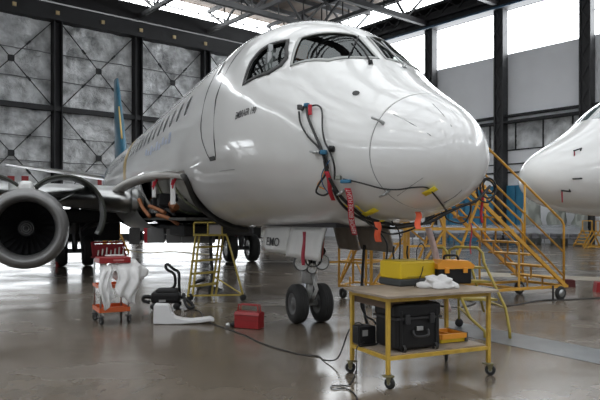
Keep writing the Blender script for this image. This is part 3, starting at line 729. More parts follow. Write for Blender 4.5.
# ------------------------------------------------------------ cables, ribbons and tapes hung on the nose
def cable(name, pts, r, label, group=None, m=None, n=6, cat='cable'):
    q = [Vector(p) for p in pts]; o = MB().tube(spline(q, n), r, 6).build(name, m or black_soft); return tag(o, label, cat, group)
def hw(x, y, off=.03): s, t = hit(x, y); return W2(fp(s, t, off))
def SV(*pts, off=.03): return [hw(x, y, off) for x, y in pts]
gc = 'test cables taped to the aircraft nose'
cable('test_cable', SV((301, 113), (303, 124), (310, 136), (320, 147), (328, 156), (331, 168), off=.03), .012, 'black cable curving left of the others below the upper nose port', gc)
cable('test_cable', SV((304, 112), (308, 107), (311, 118), (317, 132), (325, 150), (329, 166), (333, 178), (338, 188), off=.035), .016, 'thick ribbed black cable, middle one of three under the upper nose port', gc)
cable('test_cable', SV((313, 108), (320, 107), (325, 113), (326, 130), (328, 142), (334, 152), (338, 165), (338, 178), off=.04), .011, 'black cable arching right of the others below the upper nose port', gc)
cable('test_cable', SV((328, 160), (329, 172), (322, 182), (319, 190), (326, 193), (333, 190), off=.045), .012, 'black cable looped to the left on the lower nose side', gc)
cable('test_cable', SV((345, 178), (358, 180), (368, 183), (385, 187), (400, 187), (415, 185), (428, 186), (436, 193), (442, 202), (446, 209)), .009, 'thin black cable running across the radome under a yellow tape', gc)
cable('test_cable', SV((332, 176), (340, 190), (351, 202), (366, 213), (385, 219), (402, 221), (420, 219), off=.045), .02, 'thick black cable bundle curving under the nose belly, uppermost', gc)
cable('test_cable', SV((338, 186), (345, 199), (356, 209), (372, 217), (390, 222), off=.07) + [A(410, 226, 6.6), A(430, 222, 6.5), A(447, 213, 6.5), A(462, 206, 6.5), A(477, 200, 6.5), A(490, 186, 6.6)], .016, 'black cable sagging below the nose belly up to the coil at the right', gc)
cable('test_cable', [hw(360, 212), A(372, 226, 6.9), A(390, 234, 6.9), A(410, 230, 6.8), A(425, 222, 6.7), A(440, 214, 6.6), A(458, 208, 6.6)], .010, 'thin black cable sagging lowest under the nose belly', gc)
cable('test_cable', [hw(370, 214), A(378, 230, 7.1), A(387, 244, 7.1), A(386, 262, 7.15)], .010, 'black cable dropping from the nose belly to the yellow case, left one', gc)
cable('test_cable', [hw(392, 219), A(399, 232, 7.0), A(400, 248, 7.05), A(399, 263, 7.1)], .009, 'black cable dropping from the nose belly to the yellow case, right one', gc)
cable('test_cable', [A(446, 209, 6.5), A(447, 219, 6.6), A(463, 223, 6.7), A(470, 212, 6.7), A(470, 202, 6.6)], .009, 'black cable hanging in a loop below the tip of the nose', gc)
for k, (cx, cy, rr, lb) in enumerate(((488, 188, 8, 'outer'), (486, 191, 9, 'lower'), (489, 186, 6, 'inner'))):
    cable('cable_coil', [A(cx + rr * math.cos(a), cy + rr * 1.25 * math.sin(a), 6.75 + .02 * k + .05 * math.cos(a)) for a in [i * math.pi / 6 for i in range(13)]], .010, 'black cable loop coiled right of the nose tip, %s ring of the coil' % lb, 'cable coils at the nose tip', n=3)
cable('coloured_wire', [hw(329, 166), hw(323, 178), hw(320, 184), hw(327, 188)], .007, 'amber wire bowed left beside the red strap on the nose side', m=orange, cat='wire')
cable('coloured_wire', [hw(343, 190), hw(340, 198), hw(350, 205), hw(366, 214), hw(386, 221)], .008, 'yellow wire following the cable bundle under the nose', m=tape, cat='wire')
cable('coloured_wire', [hw(332, 160), hw(326, 172, .05), hw(327, 182, .06), hw(332, 190, .06)], .006, 'blue wire beside the red strap on the nose side', m=mat('blue_wire', (.02, .12, .3), .5), cat='wire')
def lump(name, p, d, m, label, cat, rz=0, bev=.01, parent=None):
    o = MB().box(p, d, rz=rz, bev=bev).build(name, m)
    return tag(o, label, cat)
blue_clip = mat('blue_clip', (.02, .14, .25), .5)
lump('cable_connector', hw(310, 107, .05), (.06, .05, .045), blue_clip, 'blue connector at the top of the nose cables', 'connector', -.5)
lump('cable_connector', hw(328, 152, .05), (.07, .06, .05), blue_clip, 'blue clamp where the nose cables cross beside a round knob', 'connector', -.5)
lump('cable_connector', hw(303, 109, .05), (.05, .05, .06), steel_mid, 'grey metal connector at the top left of the nose cables', 'connector', -.5)
lump('cable_connector', hw(350, 179, .05), (.12, .05, .04), blue_clip, 'blue connector lying beside the top of the red lettered ribbon', 'connector', -.5)
lump('cable_connector', hw(342, 176, .05), (.06, .05, .05), mat('green_grey_clip', (.2, .21, .18)), 'grey green square connector left of the red lettered ribbon', 'connector', -.5)
kn = MB().lathe([(0, .001), (0, .035), (.05, .035), (.06, .02), (.06, .001)], hw(334, 149, .0), hw(334, 149, .1) - hw(334, 149, 0), 14).build('suction_knob', black); tag(kn, 'round black knob pressed on the nose beside the cable crossing', 'knob')
kn = MB().tube([hw(315, 152, .03), hw(323, 152.5, .03)], .016, 8).build('pitot_probe_cover', black); tag(kn, 'black probe sticking out left of the cable crossing', 'probe')
tg = MB().box(hw(314, 112, .05), (.045, .02, .12), rz=-.5, bev=.008).build('red_tag', ribbon_red); tag(tg, 'small red tag hanging from the topmost nose connector', 'tag')
def ribbon(name, top, bot, wd, m, label, text=None, wave=.02, cat='ribbon'):
    top, bot = Vector(top), Vector(bot); L = (bot - top); side = Vector((1, -.12, 0)).normalized(); fw = Vector((0, -1, 0)); rows = []
    for i in range(13):
        k = i / 12; c = top + L * k + fw * wave * math.sin(k * 5) + side * wave * .4 * math.sin(k * 7); tw = .35 * math.sin(k * 4)
        sd = side * math.cos(tw) + fw * math.sin(tw); rows.append([c - sd * wd / 2, c + sd * wd / 2])
    o = MB().grid(rows).build(name, m, solid=.003); tag(o, label, cat)
    if text:
        cu = bpy.data.curves.new('t', 'FONT'); cu.body = text; cu.size = 1; t_ = bpy.data.objects.new('t', cu); col.objects.link(t_)
        me = bpy.data.meshes.new_from_object(t_.evaluated_get(bpy.context.evaluated_depsgraph_get())); bpy.data.objects.remove(t_)
        x1 = max(v.co.x for v in me.vertices); y1 = max(v.co.y for v in me.vertices)
        for v in me.vertices:
            k = .97 - .94 * v.co.x / x1; b = -(v.co.y / y1 - .5) * .7
            tw = .35 * math.sin(k * 4); sd = side * math.cos(tw) + fw * math.sin(tw)
            v.co = top + L * k + fw * (wave * math.sin(k * 5) + .006) + side * wave * .4 * math.sin(k * 7) + sd * b * wd
        me.materials.append(white_cloth); l_ = bpy.data.objects.new('lettering', me); col.objects.link(l_); l_.parent = o
    return o
ribbon('warning_ribbon', hw(352, 185, .06), A(354.5, 235, 7.05), .065, ribbon_red, 'long red ribbon with white lettering hanging below the nose', 'REMOVE BEFORE FLIGHT')
ribbon('warning_ribbon', hw(331, 170, .06), hw(337, 196, .07), .05, ribbon_red, 'red strap lying along the cables on the nose side')
ribbon('warning_ribbon', hw(418.5, 207, .05), A(418.5, 229, 6.25), .06, ribbon_orange, 'bright orange red ribbon hanging under the radome')
ribbon('warning_ribbon', A(377, 222, 6.9), A(378.5, 242, 6.9), .07, ribbon_orange, 'orange ribbon hanging among cables above the yellow case')
ribbon('warning_ribbon', A(481, 190, 6.8), A(482.5, 223, 6.8), .028, ribbon_red, 'narrow red ribbon hanging from the cable coil at the nose tip')
ribbon('warning_ribbon', W2((3.15, .42, 1.44)) , W2((2.95, .52, .98)), .05, mat('dark_red_ribbon', (.30, .02, .04), .7), 'dark red ribbon hanging on the white nose gear door')
ribbon('warning_ribbon', A(470.5, 223, 6.9), A(471, 254, 6.9), .012, ribbon_red, 'thin red cord with a red weight hanging below the nose tip')
ribbon('warning_ribbon', A(234, 227, 20), A(236, 236, 20), .10, ribbon_red, 'red ribbon hanging by the far main landing gear')
ribbon('barrier_tape', A(428, 228, 7.35), A(449, 312, 7.35), .075, mat('white_pink_tape', (.62, .50, .52), .6, var=.25, vscale=9), 'white and pink barrier tape hanging behind the toolbox', cat='tape')
for k, (x0, y0, x1, y1, wd, lb) in enumerate(((425, 191, 438, 184, .075, 'yellow tape crossing the thin cable on the radome'), (364, 212, 378, 206, .07, 'yellow tape on the cable bundle, the larger one below the red ribbon'), (358, 203, 366, 210, .05, 'yellow tape on the cable bundle just right of the red ribbon'), (376, 219, 384, 217, .045, 'small yellow tape low on the cable bundle'), (346, 204, 353, 208, .045, 'small yellow tape left of the red lettered ribbon'))):
    a_, b_ = hw(x0, y0, .04), hw(x1, y1, .04); s_, t_ = hit((x0 + x1) / 2, (y0 + y1) / 2); nrm = (W2(fp(s_, t_, 1)) - W2(fp(s_, t_, 0))).normalized(); sd = (b_ - a_).cross(nrm).normalized() * wd / 2
    o = MB().grid([[a_ - sd, a_ + sd], [(a_ + b_) / 2 - sd + nrm * .006, (a_ + b_) / 2 + sd + nrm * .006], [b_ - sd, b_ + sd]]).build('tape_strip', tape, solid=.003); tag(o, lb, 'tape', 'yellow tapes on the nose')

# ------------------------------------------------------------ rolling work table
TB = Vector((.842, 6.0, 0)); TZ = R(24.9)
table = empty('work_table', TB, TZ, 'yellow steel rolling work table with a worn plywood top in the foreground', 'table')
def caster(parent, p, r=.055, w_=.035, yaw=0, m=None, plate=True, h=None):
    h = h or r * 2.1
    c = MB().box((p[0], p[1], h + .005), (.09, .09, .012))
    ya = Vector((math.cos(yaw), math.sin(yaw), 0)); si = Vector((-ya.y, ya.x, 0)); c0 = Vector((p[0], p[1], r)) + ya * r * .35
    for s_ in (-1, 1): c.prism([c0 + si * s_ * (w_ / 2 + .006) + ya * -.03 + Vector((0, 0, r * 1.1)), c0 + si * s_ * (w_ / 2 + .006) + ya * .03 + Vector((0, 0, r * 1.1)), c0 + si * s_ * (w_ / 2 + .006) + ya * .012 - Vector((0, 0, .01)), c0 + si * s_ * (w_ / 2 + .006) - ya * .012 - Vector((0, 0, .01))], si * .004)
    o = c.build('caster', m or steel_mid, parent)
    wh = MB().lathe([(0, r * .3), (0, r * .85), (w_ * .15, r), (w_ * .85, r), (w_, r * .85), (w_, r * .3)], c0 - si * w_ / 2, si, 20, closed=True).build('caster_wheel', rubber, o)
    MB().lathe([(-.003, .001), (-.003, r * .38), (w_ + .003, r * .38), (w_ + .003, .001)], c0 - si * w_ / 2, si, 12).build('caster_hub', dull_alu, o)
    return o
TL, TD, TH_ = 1.23, .69, .865
for i, (x, y) in enumerate(((0, 0), (TL, 0), (TL, TD), (0, TD))):
    MB().box((x, y, .13 + (TH_ - .13) / 2), (.038, .038, TH_ - .13), bev=.005).build('leg', yellow, table)
    caster(table, (x, y), yaw=(-1.2, -.8, 1.0, 2.6)[i], m=mat('caster_grey_yellow', (.16, .14, .07), .5))
fr = MB()
for z, hh in ((TH_ - .02, .04), (.285, .035)):
    for p, q_ in (((0, 0), (TL, 0)), ((TL, 0), (TL, TD)), ((TL, TD), (0, TD)), ((0, TD), (0, 0))): fr.bar((*p, z), (*q_, z), .035, hh)
fr.build('frame', yellow, table)
rows = []
mb = MB(); edge = [(-.06, -.07), (.35, -.09), (.8, -.07), (TL + .05, -.10), (TL + .10, .02), (TL + .09, .45), (TL + .06, .84), (.6, .87), (-.02, .84), (-.09, .5), (-.05, .2)]
mb.prism([(x, y, TH_ + .003) for x, y in edge], (0, 0, .022)); mb.build('table_top', ply, table)
MB().prism([(.01, .02, .303), (TL - .02, .02, .303), (TL - .02, TD - .03, .303), (.01, TD - .02, .303)], (0, 0, .015)).build('lower_shelf', ply, table)
MB().box((.16, .42, TH_ - .075), (.24, .60, .09), bev=.01).build('drawer', mat('brown_board', (.12, .08, .055), .7), table)
TT = TH_ + .026
# yellow case
cs = empty('equipment_case', Vector((1.076, 6.75, TT)), R(30), 'yellow hard case with a dark grey base on the work table', 'case')
MB().box((.26, .19, .17), (.50, .37, .19), bev=.02).build('case_body', case_yellow, cs)
MB().box((.255, .185, .04), (.515, .385, .075), bev=.015).build('case_base', mat('dark_grey_plastic', (.04, .045, .045), .5), cs)
MB().box((.26, .01, .10), (.30, .02, .02), bev=.005).box((.26, .19, .268), (.46, .33, .012)).build('case_trim', mat('dark_yellow_trim', (.45, .32, .01), .5), cs)  # trim in a darker yellow than the case body
for x in (.16, .36):
    MB().tube([(x, .3, .26), (x, .32, .34), (x + .02, .33, .42)], .011, 6).build('antenna_lead', black, cs)
MB().tube(spline([(.25, .02, .28), (.28, .05, .40), (.35, .06, .46), (.40, .06, .40), (.37, .04, .30), (.30, -.01, .15), (.22, -.03, .04), (.10, -.12, .012)], 6), .006, 6).build('power_lead', black_soft, cs)
# orange-lidded toolbox
tb = empty('toolbox', Vector((1.53, 6.93, TT)), R(12), 'black plastic toolbox with orange lid on the work table', 'toolbox')
MB().box((.21, .12, .10), (.40, .21, .19), bev=.02).build('box_body', black, tb)
MB().prism([(-.005, .0, .175), (.425, .0, .175), (.435, .0, .215), (.36, .0, .265), (.05, .0, .275), (-.01, .0, .235)], (0, .25, 0)).build('lid', orange, tb)
MB().tube(spline([(.12, .12, .265), (.13, .12, .315), (.21, .12, .32), (.28, .12, .31), (.30, .12, .26)], 4), .014, 6).build('handle', black, tb)
for x in (.10, .32): MB().box((x, -.006, .16), (.05, .02, .06), bev=.005).build('latch', orange, tb)
# crumpled white bag
def crumple(name, c, d, rz, m, seed, amp=.25, sub=4):
    bm = bmesh.new(); bmesh.ops.create_icosphere(bm, subdivisions=sub, radius=1)
    for v in bm.verts:
        n_ = v.co.normalized(); k = 1 + amp * noise.noise(n_ * 1.6 + Vector((seed, 0, 0))) + amp * .5 * abs(noise.noise(n_ * 4 + Vector((0, seed, 0))))
        z = max(n_.z * k, -.62); p = Matrix.Rotation(rz, 3, 'Z') @ Vector((n_.x * k * d[0] / 2, n_.y * k * d[1] / 2, (z + .62) * d[2] / 1.62)); v.co = p
    for f in bm.faces: f.smooth = True
    me = bpy.data.meshes.new(name); bm.to_mesh(me); bm.free(); me.materials.append(m); o = bpy.data.objects.new(name, me); o.location = c; col.objects.link(o); return o
bag = crumple('plastic_bag', Vector((1.46, 6.62, TT)), (.30, .14, .13), R(-18), white_cloth, 5.3, .7); tag(bag, 'crumpled white plastic bag on the table in front of the toolbox', 'bag')
# shelf load
SZ = .318
bc = empty('transit_case', Vector((.93, 6.09, SZ)), TZ, 'large black rugged case on the lower shelf of the work table', 'case')
MB().box((.25, .20, .165), (.47, .37, .29), bev=.025).build('case_body', black, bc)
MB().box((.25, .20, .375), (.49, .39, .13), bev=.03).build('lid', black, bc)
MB().box((.25, .20, .305), (.50, .40, .022), bev=.005).build('rim', mat('black_rim', (.025, .025, .027), .5), bc)
for x in (.12, .38): MB().box((x, -.004, .30), (.05, .03, .09), bev=.008).build('latch', mat('black_rim', (.025, .025, .027)), bc)
MB().tube(spline([(.17, -.01, .20), (.18, -.035, .15), (.25, -.04, .14), (.32, -.035, .15), (.33, -.01, .20)], 4), .012, 6).build('handle', mat('black_rim', (.025, .025, .027)), bc)
MB().box((.25, -.0, .21), (.07, .02, .04), bev=.004).build('badge', dull_alu, bc)
for x in (.08, .42): MB().lathe([(0, .035), (.03, .035)], (x - .015, .0, .03), (1, 0, 0), 14).add([], []).build('case_wheel', rubber, bc)
for x in (.06, .44): MB().box((x, .2, .2), (.03, .40, .36), bev=.008).build('rib', black, bc)
bc.scale = (1.12, 1.05, 1.06)
sb = empty('battery_charger', Vector((.63, 6.42, SZ)), TZ, 'small black charger box with a cable on the shelf, left of the large black case', 'charger')
MB().box((.09, .10, .10), (.19, .17, .19), bev=.015).build('housing', black, sb)
MB().box((.05, .012, .13), (.06, .01, .06)).build('charge_label', mat('grey_label', (.3, .3, .3)), sb)
MB().tube(spline([(-.02, .03, .20), (-.03, .0, .02), (.02, -.02, .01), (.15, -.02, .012), (.22, .0, .03)], 5), .01, 6).build('carry_strap', black, sb)
tr = empty('organizer_tray', Vector((1.47, 6.52, SZ)), TZ, 'flat yellow plastic organizer with dark ends on the lower shelf', 'tray')
MB().box((.16, .16, .03), (.32, .30, .05), bev=.01).build('tray_base', case_yellow, tr)
mb = MB()
for p, q_ in (((0, 0), (.32, 0)), ((.32, 0), (.32, .3)), ((.32, .3), (0, .3)), ((0, .3), (0, 0))): mb.bar((*p, .075), (*q_, .075), .03, .05)
mb.bar((.16, 0, .07), (.16, .3, .07), .015, .04); mb.build('tray_rim', orange, tr)
MB().box((.325, .15, .055), (.03, .33, .10), bev=.008).build('end_cap', steel_mid, tr)

# ------------------------------------------------------------ cables on the floor
def FL(*p, z=.008): return [G(x, y) + Vector((0, 0, z)) for x, y in p]
cable('power_cable', FL((184, 311), (192, 310), (200, 312), (203, 317), (207, 321), (215, 325), (226, 329), (245, 336), (262, 344), (280, 350), (300, 355), (318, 357)) + [Vector((.28, 7.15, .012)), Vector((.42, 6.9, .10)), Vector((.52, 6.72, .42)), Vector((.60, 6.6, .53)), Vector((.66, 6.55, .515))], .008, 'black power cable running across the floor to the charger on the shelf')
cable('power_cable', [Vector((.66, 6.44, .36)), Vector((.575, 6.38, .30)), Vector((.57, 6.3, .10))] + FL((356, 372), (350, 385), (338, 386), (331, 387), (333, 390), (343, 389), (350, 391), (356, 397), (361, 410)), .006, 'black power cable looped on the floor below the work table')
cable('power_cable', FL((487, 304), (510, 306), (540, 301), (570, 300), (620, 297)), .016, 'black cable lying on the floor right of the stairs, running out of view')
cable('power_cable', FL((420, 302), (440, 297), (460, 299), (475, 303), (460, 308), (440, 306), (427, 302)), .018, 'coiled black hose on the floor behind the work table')
cable('power_cable', [A(364, 291, 6.75), A(361, 305, 6.8), A(366, 316, 6.75), A(373, 320, 6.7), A(376, 324, 6.62)], .011, 'black cable hanging in an arc from the table top to the shelf', None)
cable('hanging_hose', [A(364.5, 245, 9.0), A(363, 265, 9.0), A(362, 290, 9.05), A(365, 316, 9.1), G(369, 330) + Vector((0, 0, .03))], .024, 'black hose hanging from the nose wheel bay to the floor', cat='hose')
pl = empty('power_plug', G(229, 328), R(20), 'black plug with a silver end beside the red toolbox', 'plug')
MB().lathe([(0, .02), (.03, .04), (.12, .04), (.14, .02)], (.02, 0, .045), (1, .1, 0), 12).build('plug_body', black, pl)
MB().lathe([(0, .025), (.03, .04), (.05, .04)], (-.05, 0, .042), (1, .05, 0), 12).build('plug_ring', dull_alu, pl)

# ------------------------------------------------------------ red metal toolbox on the floor
rt = empty('metal_toolbox', G(246, 329), R(-24), 'red metal cantilever toolbox on the floor', 'toolbox')
MB().box((0, .1, .10), (.40, .20, .19), bev=.008).build('box_body', red, rt)
MB().prism([(-.205, 0, .195), (-.205, .2, .195), (-.205, .17, .245), (-.205, .03, .245)], (.41, 0, 0)).build('tray_section', red, rt)
for y in (.06, .14): MB().tube(spline([(-.17, y, .24), (-.16, y, .33), (-.12, y, .345), (.12, y, .345), (.16, y, .33), (.17, y, .24)], 4), .010, 6).build('handle', red, rt)
MB().box((0, -.004, .20), (.39, .006, .008)).box((0, -.004, .13), (.39, .004, .006)).build('fold_line', mat('dark_red', (.16, .01, .01), .5), rt)

# white moulded part lying on the floor
pr = [(153, 325), (153.5, 307), (155, 305.5), (168, 306), (169.5, 308), (171, 314), (175, 318.5), (182, 320.3), (192, 321), (204, 319.6), (210, 318.8), (214, 320.5), (214.5, 323), (210, 322.5), (200, 324), (180, 325.2), (166, 325.6)]
Yp = 9.62; mb = MB()
pts = [A(x, y, Yp) for x, y in pr]; zmin = min(p.z for p in pts)
base = A(161, 325, Yp); base.z = 0
wp_ = empty('moulded_fairing', base, 0, 'white L-shaped moulded part lying on the floor left of the red toolbox', 'fairing')
mb.prism([p - Vector((0, 0, zmin)) for p in pts], (-.03, .22, 0)); o = mb.build('fairing_shell', mat('white_plastic', (.66, .66, .67), .4), wp_, True)
bv = o.modifiers.new('b', 'BEVEL'); bv.width = .02; bv.segments = 3

# ------------------------------------------------------------ tool trolley
tt = empty('tool_trolley', (-2.98, 9.9, 0), R(29), 'red and orange tool trolley on casters with white cloth over it', 'trolley')
for x in (-.21, .21):
    for y in (-.24, .24):
        MB().tube([(x, y, .12), (x, y, .98)], .014, 8).build('post', dull_alu, tt); caster(tt, (x, y), .055, .03, yaw=x * 5 + y)
tray_or = mat('orange_red_tray', (.62, .12, .03), .45)
for z in (.22, .58):
    mb = MB().box((0, 0, z - .02), (.46, .52, .012))
    for p, q_ in (((-.23, -.26), (.23, -.26)), ((.23, -.26), (.23, .26)), ((.23, .26), (-.23, .26)), ((-.23, .26), (-.23, -.26))): mb.bar((*p, z), (*q_, z), .01, .07 if z < .4 else .05)
    mb.build('tray', tray_or, tt)
MB().box((0, -.08, .985), (.48, .42, .09), bev=.012).build('drawer', red, tt)
mb = MB().box((-.02, .12, 1.02), (.5, .18, .02)); mb.bar((-.26, .08, 1.03), (-.26, .22, 1.24), .02).bar((.24, .08, 1.03), (.24, .22, 1.24), .02).bar((-.26, .22, 1.245), (.24, .22, 1.245), .02, .03).box((-.01, .17, 1.12), (.48, .012, .22), rot=Matrix.Rotation(-.5, 3, 'X'))
mb.build('lid', mat('dark_red_lid', (.08, .008, .01), .9, spec=.1), tt)
mb = MB()
for k in range(7): mb.tube([(-.2 + k * .065, .02, 1.045), (-.17 + k * .065, .12, 1.12 + .02 * (k % 3))], .012, 6)
mb.build('hand_tools', mat('tool_grey', (.25, .24, .22), .4, metal=.7), tt)
MB().box((.05, .0, 1.045), (.28, .1, .02), bev=.005).build('paper_box', white_cloth, tt)
MB().box((.05, -.295, .985), (.16, .004, .025)).build('drawer_label', mat('pale_red', (.55, .2, .2)), tt)
for nm_, x0, x1, z0, z1, sd, fold in (('draped_cloth', -.24, -.04, .24, .93, 1, 1), ('draped_cloth', -.02, .36, .30, .94, 5, 1.5)):
    rows = []
    for j in range(25):
        k = j / 24; row = []
        for i in range(25):
            a = i / 24; wv = x0 + (x1 - x0) * (a * (1 - .25 * k) + .08 * k)
            y = -.30 - .05 * k - .05 * math.sin(k * 2.6) * fold + .03 * math.sin(a * 13 + k * 4 + sd) + .03 * noise.noise(Vector((a * 4, k * 5, sd)))
            if k < .15: y = -.30 + .06 * (1 - k / .15) + .02 * math.sin(a * 9)
            z = z1 - (z1 - z0) * k * (.85 + .15 * math.sin(a * 3 + sd)) + .05 * noise.noise(Vector((a * 3, k * 3, sd + 9)))
            row.append(Vector((wv + .03 * math.sin(k * 7 + sd), y, z)))
        rows.append(row)
    o = MB().grid(rows).build('white_cloth', white_cloth, solid=.012)
    o.location = tt.location; o.rotation_euler = tt.rotation_euler
    tag(o, 'white cloth hanging down the left of the tool trolley' if sd == 1 else 'bunched white cloth draped over the right of the tool trolley', 'cloth')
o = crumple('white_cloth_bundle', Vector((0, 0, 0)), (.44, .26, .30), .3, white_cloth, 8.1, .4); M_ = Matrix.Translation((-2.98, 9.9, 0)) @ Matrix.Rotation(R(29), 4, 'Z')
o.location = M_ @ Vector((.26, -.16, .66)); tag(o, 'crumpled ball of white cloth bulging off the right corner of the trolley', 'cloth')

# ------------------------------------------------------------ vacuum cleaner
vc = empty('vacuum_cleaner', (-2.42, 11.35, 0), R(5), 'black wet and dry vacuum cleaner with its hose on the floor', 'vacuum cleaner')
MB().box((0, 0, .21), (.52, .34, .22), bev=.07).box((.02, 0, .31), (.40, .30, .12), bev=.05).build('vacuum_body', black, vc)
MB().tube(spline([(.10, .0, .33), (.16, .0, .45), (.14, .0, .62), (.02, 0, .70), (-.01, .0, .77), (.03, 0, .80), (.12, 0, .72), (.22, 0, .65), (.23, 0, .45), (.24, 0, .28)], 5), .026, 8).build('handle', black, vc)
MB().tube(spline([(.22, -.05, .25), (.40, -.1, .15), (.50, -.15, .05), (.44, -.2, .03), (.36, -.16, .10), (.32, -.1, .28)], 6), .03, 8).build('suction_hose', black_soft, vc)
MB().tube(spline([(-.22, 0, .2), (-.38, -.02, .22), (-.40, -.03, .15), (-.28, -.05, .12)], 6), .035, 8).build('tank_handle', black, vc)
for x, y in ((-.2, -.16), (.2, -.16), (-.2, .16), (.2, .16)):
    MB().lathe([(0, .001), (0, .06), (.035, .06), (.035, .001)], (x, y - .018, .06), (0, 1, 0), 16).build('wheel', rubber, vc)
MB().box((-.05, -.172, .16), (.12, .006, .04)).build('label_plate', mat('grey_label', (.3, .3, .3)), vc)

# ------------------------------------------------------------ step stand left
ls = empty('step_stand', (-1.9, 12.6, 0), 0, 'narrow yellow step stand with a guard frame beside the vacuum cleaner', 'step ladder')
def tw_(mb, *pts, r=.017): return mb.tube([Vector(p) for p in pts], r, 8)
Yn, Yf = 12.5, 13.2
tops = {0: A(195.5, 236, Yn + .25), 1: A(219.5, 236, Yf), 2: A(199, 236, Yn + .3), 3: A(222.5, 236, Yf + .1)}
feet = {0: A(187.5, 300, Yn), 1: A(211.5, 296, Yf)}
for f_ in feet.values(): f_.z = .03
for i in (0, 1):
    for dx in (0, .09):
        MB().bar(feet[i] + Vector((dx, .03, 0)), tops[i] + Vector((dx * .8, .03, 0)), .03, .04).build('rail', olive_yellow, ls, True)
for k in range(4):
    f_ = (.17, .37, .58, .80)[k]; a_ = feet[0].lerp(tops[0], f_); b_ = feet[1].lerp(tops[1], f_) + Vector((.08, 0, 0)); b_.z = a_.z
    mb = MB().prism([a_ + Vector((0, -.02, 0)), b_ + Vector((0, -.02, 0)), b_ + Vector((.02, .2, 0)), a_ + Vector((.02, .2, 0))], (0, 0, .035)); mb.build('step', olive_yellow, ls, True)
rf = [A(243, 301, 12.4), A(238, 297, 13.1)]; rf[1].z = rf[0].z = .12
pc = [A(194, 236, 12.5), A(227, 236, 12.5), A(227, 236, 13.2), A(194, 236, 13.3)]
for p in pc: p.z = 1.28
MB().prism(pc, (0, 0, .03)).build('platform', olive_yellow, ls, True)
MB().bar(pc[1], rf[0], .03).bar(rf[0], feet[0] + Vector((0, 0, .06)), .03).bar(feet[0].lerp(tops[0], .35) + Vector((.45, .1, 0)), rf[0], .022).build('rear_frame', olive_yellow, ls, True)
for p in (rf[0], feet[0] + Vector((.05, .0, 0))):
    MB().lathe([(0, .001), (0, .065), (.04, .065), (.04, .001)], Vector((p.x, p.y - .02, .065)), (.2, 1, 0), 16).build('wheel', rubber, ls, True)
mb = MB()
for p in (pc[0], pc[0].lerp(pc[1], .42), pc[0].lerp(pc[1], .85)): mb.bar(p, p + Vector((0, 0, .27)), .028)
mb.bar(pc[0] + Vector((0, 0, .27)), pc[0].lerp(pc[1], .85) + Vector((0, 0, .27)), .028); mb.build('guard_frame', olive_yellow, ls, True)
MB().box(pc[0].lerp(pc[1], .64) + Vector((0, .02, .13)), (.24, .02, .18)).build('sign_plate', mat('grey_plate', (.30, .27, .26), .5), ls, True)
cable('air_hose', [A(210.5, 236, 13.6), A(211, 255, 13.6), A(212, 275, 13.6)] + FL((210, 294), (222, 292), (215, 289), (200, 288)) + [A(195, 283, 14), A(205, 279, 14)], .04, 'thick black hose hanging behind the yellow step stand', cat='hose')

# ------------------------------------------------------------ large access stairs under the nose
S0 = Vector((5.3, 12.6, 0)); cd = Vector((-.902, -.43, 0)); wd_ = Vector((-.43, .902, 0))
st = empty('access_stairs', S0, 0, 'large orange-yellow wheeled access stairs leading up behind the nose', 'stairs')
def SP(t, k, z): return S0 + cd * t + wd_ * k + Vector((0, 0, z))
WS = 1.1
for k in (0, WS):
    MB().bar(SP(-.05, k, .27), SP(3.0, k, 2.60), .045, .07).build('stringer', orange_yellow, st, True)
    mb = MB().tube([SP(0, k, .25), SP(0, k, 1.50), SP(.06, k, 1.59), SP(3.0, k, 3.68), SP(3.85, k, 3.68), SP(3.85, k, 2.6)], .024, 8)
    mb.tube([SP(0, k, .95), SP(3.0, k, 3.15), SP(3.85, k, 3.15)], .02, 8)
    mb.tube([SP(-.02, k, .45), SP(3.0, k, 2.82)], .02, 8)
    for t in (1.05, 2.1): mb.tube([SP(t, k, .3 + .765 * t), SP(t, k, 1.58 + .712 * t)], .02, 8)
    mb.tube([SP(3.0, k, 2.6), SP(3.0, k, 3.68)], .024, 8); mb.build('handrail', orange_yellow, st, True)
for i in range(9):
    t = .22 + i * .31; z = .42 + i * .243
    mb = MB().prism([SP(t - .13, 0, z), SP(t + .13, 0, z), SP(t + .13, WS, z), SP(t - .13, WS, z)], (0, 0, .035))
    mb.build('tread', orange_yellow, st, True)
    for kk in (.35, .75): MB().bar(SP(t, kk, z), SP(t, kk, z - .24), .03).build('riser_post', orange_yellow, st, True)
MB().prism([SP(3.0, 0, 2.55), SP(3.85, 0, 2.55), SP(3.85, WS, 2.55), SP(3.0, WS, 2.55)], (0, 0, .05)).build('platform', orange_yellow, st, True)
for t in (3.0, 3.85):
    for k in (0, WS):
        MB().bar(SP(t, k, .25), SP(t, k, 2.58), .055).build('support_post', orange_yellow, st, True)
mb = MB()
for k in (0, WS):
    mb.bar(SP(-.1, k, .27), SP(3.85, k, .27), .05); mb.bar(SP(3.0, k, 1.44), SP(3.85, k, 1.44), .05).bar(SP(3.0, k, 1.14), SP(3.85, k, 1.14), .04)
    mb.bar(SP(1.5, k, 1.42), SP(3.0, k, 1.44), .045); mb.bar(SP(3.0, k, 1.42), SP(3.85, k, .3), .035).bar(SP(3.0, k, .3), SP(2.2, k, 1.95), .035).bar(SP(3.0, k, 1.44), SP(3.45, k, 2.5), .035)
    mb.bar(SP(1.2, k, .27), SP(1.2, k, 1.15), .035).bar(SP(3.0, k, 1.44), SP(2.55, k, 1.14), .03)
for t in (-.05, 1.2, 3.0, 3.85): mb.bar(SP(t, 0, .27), SP(t, WS, .27), .05)
mb.build('base_frame', orange_yellow, st, True)
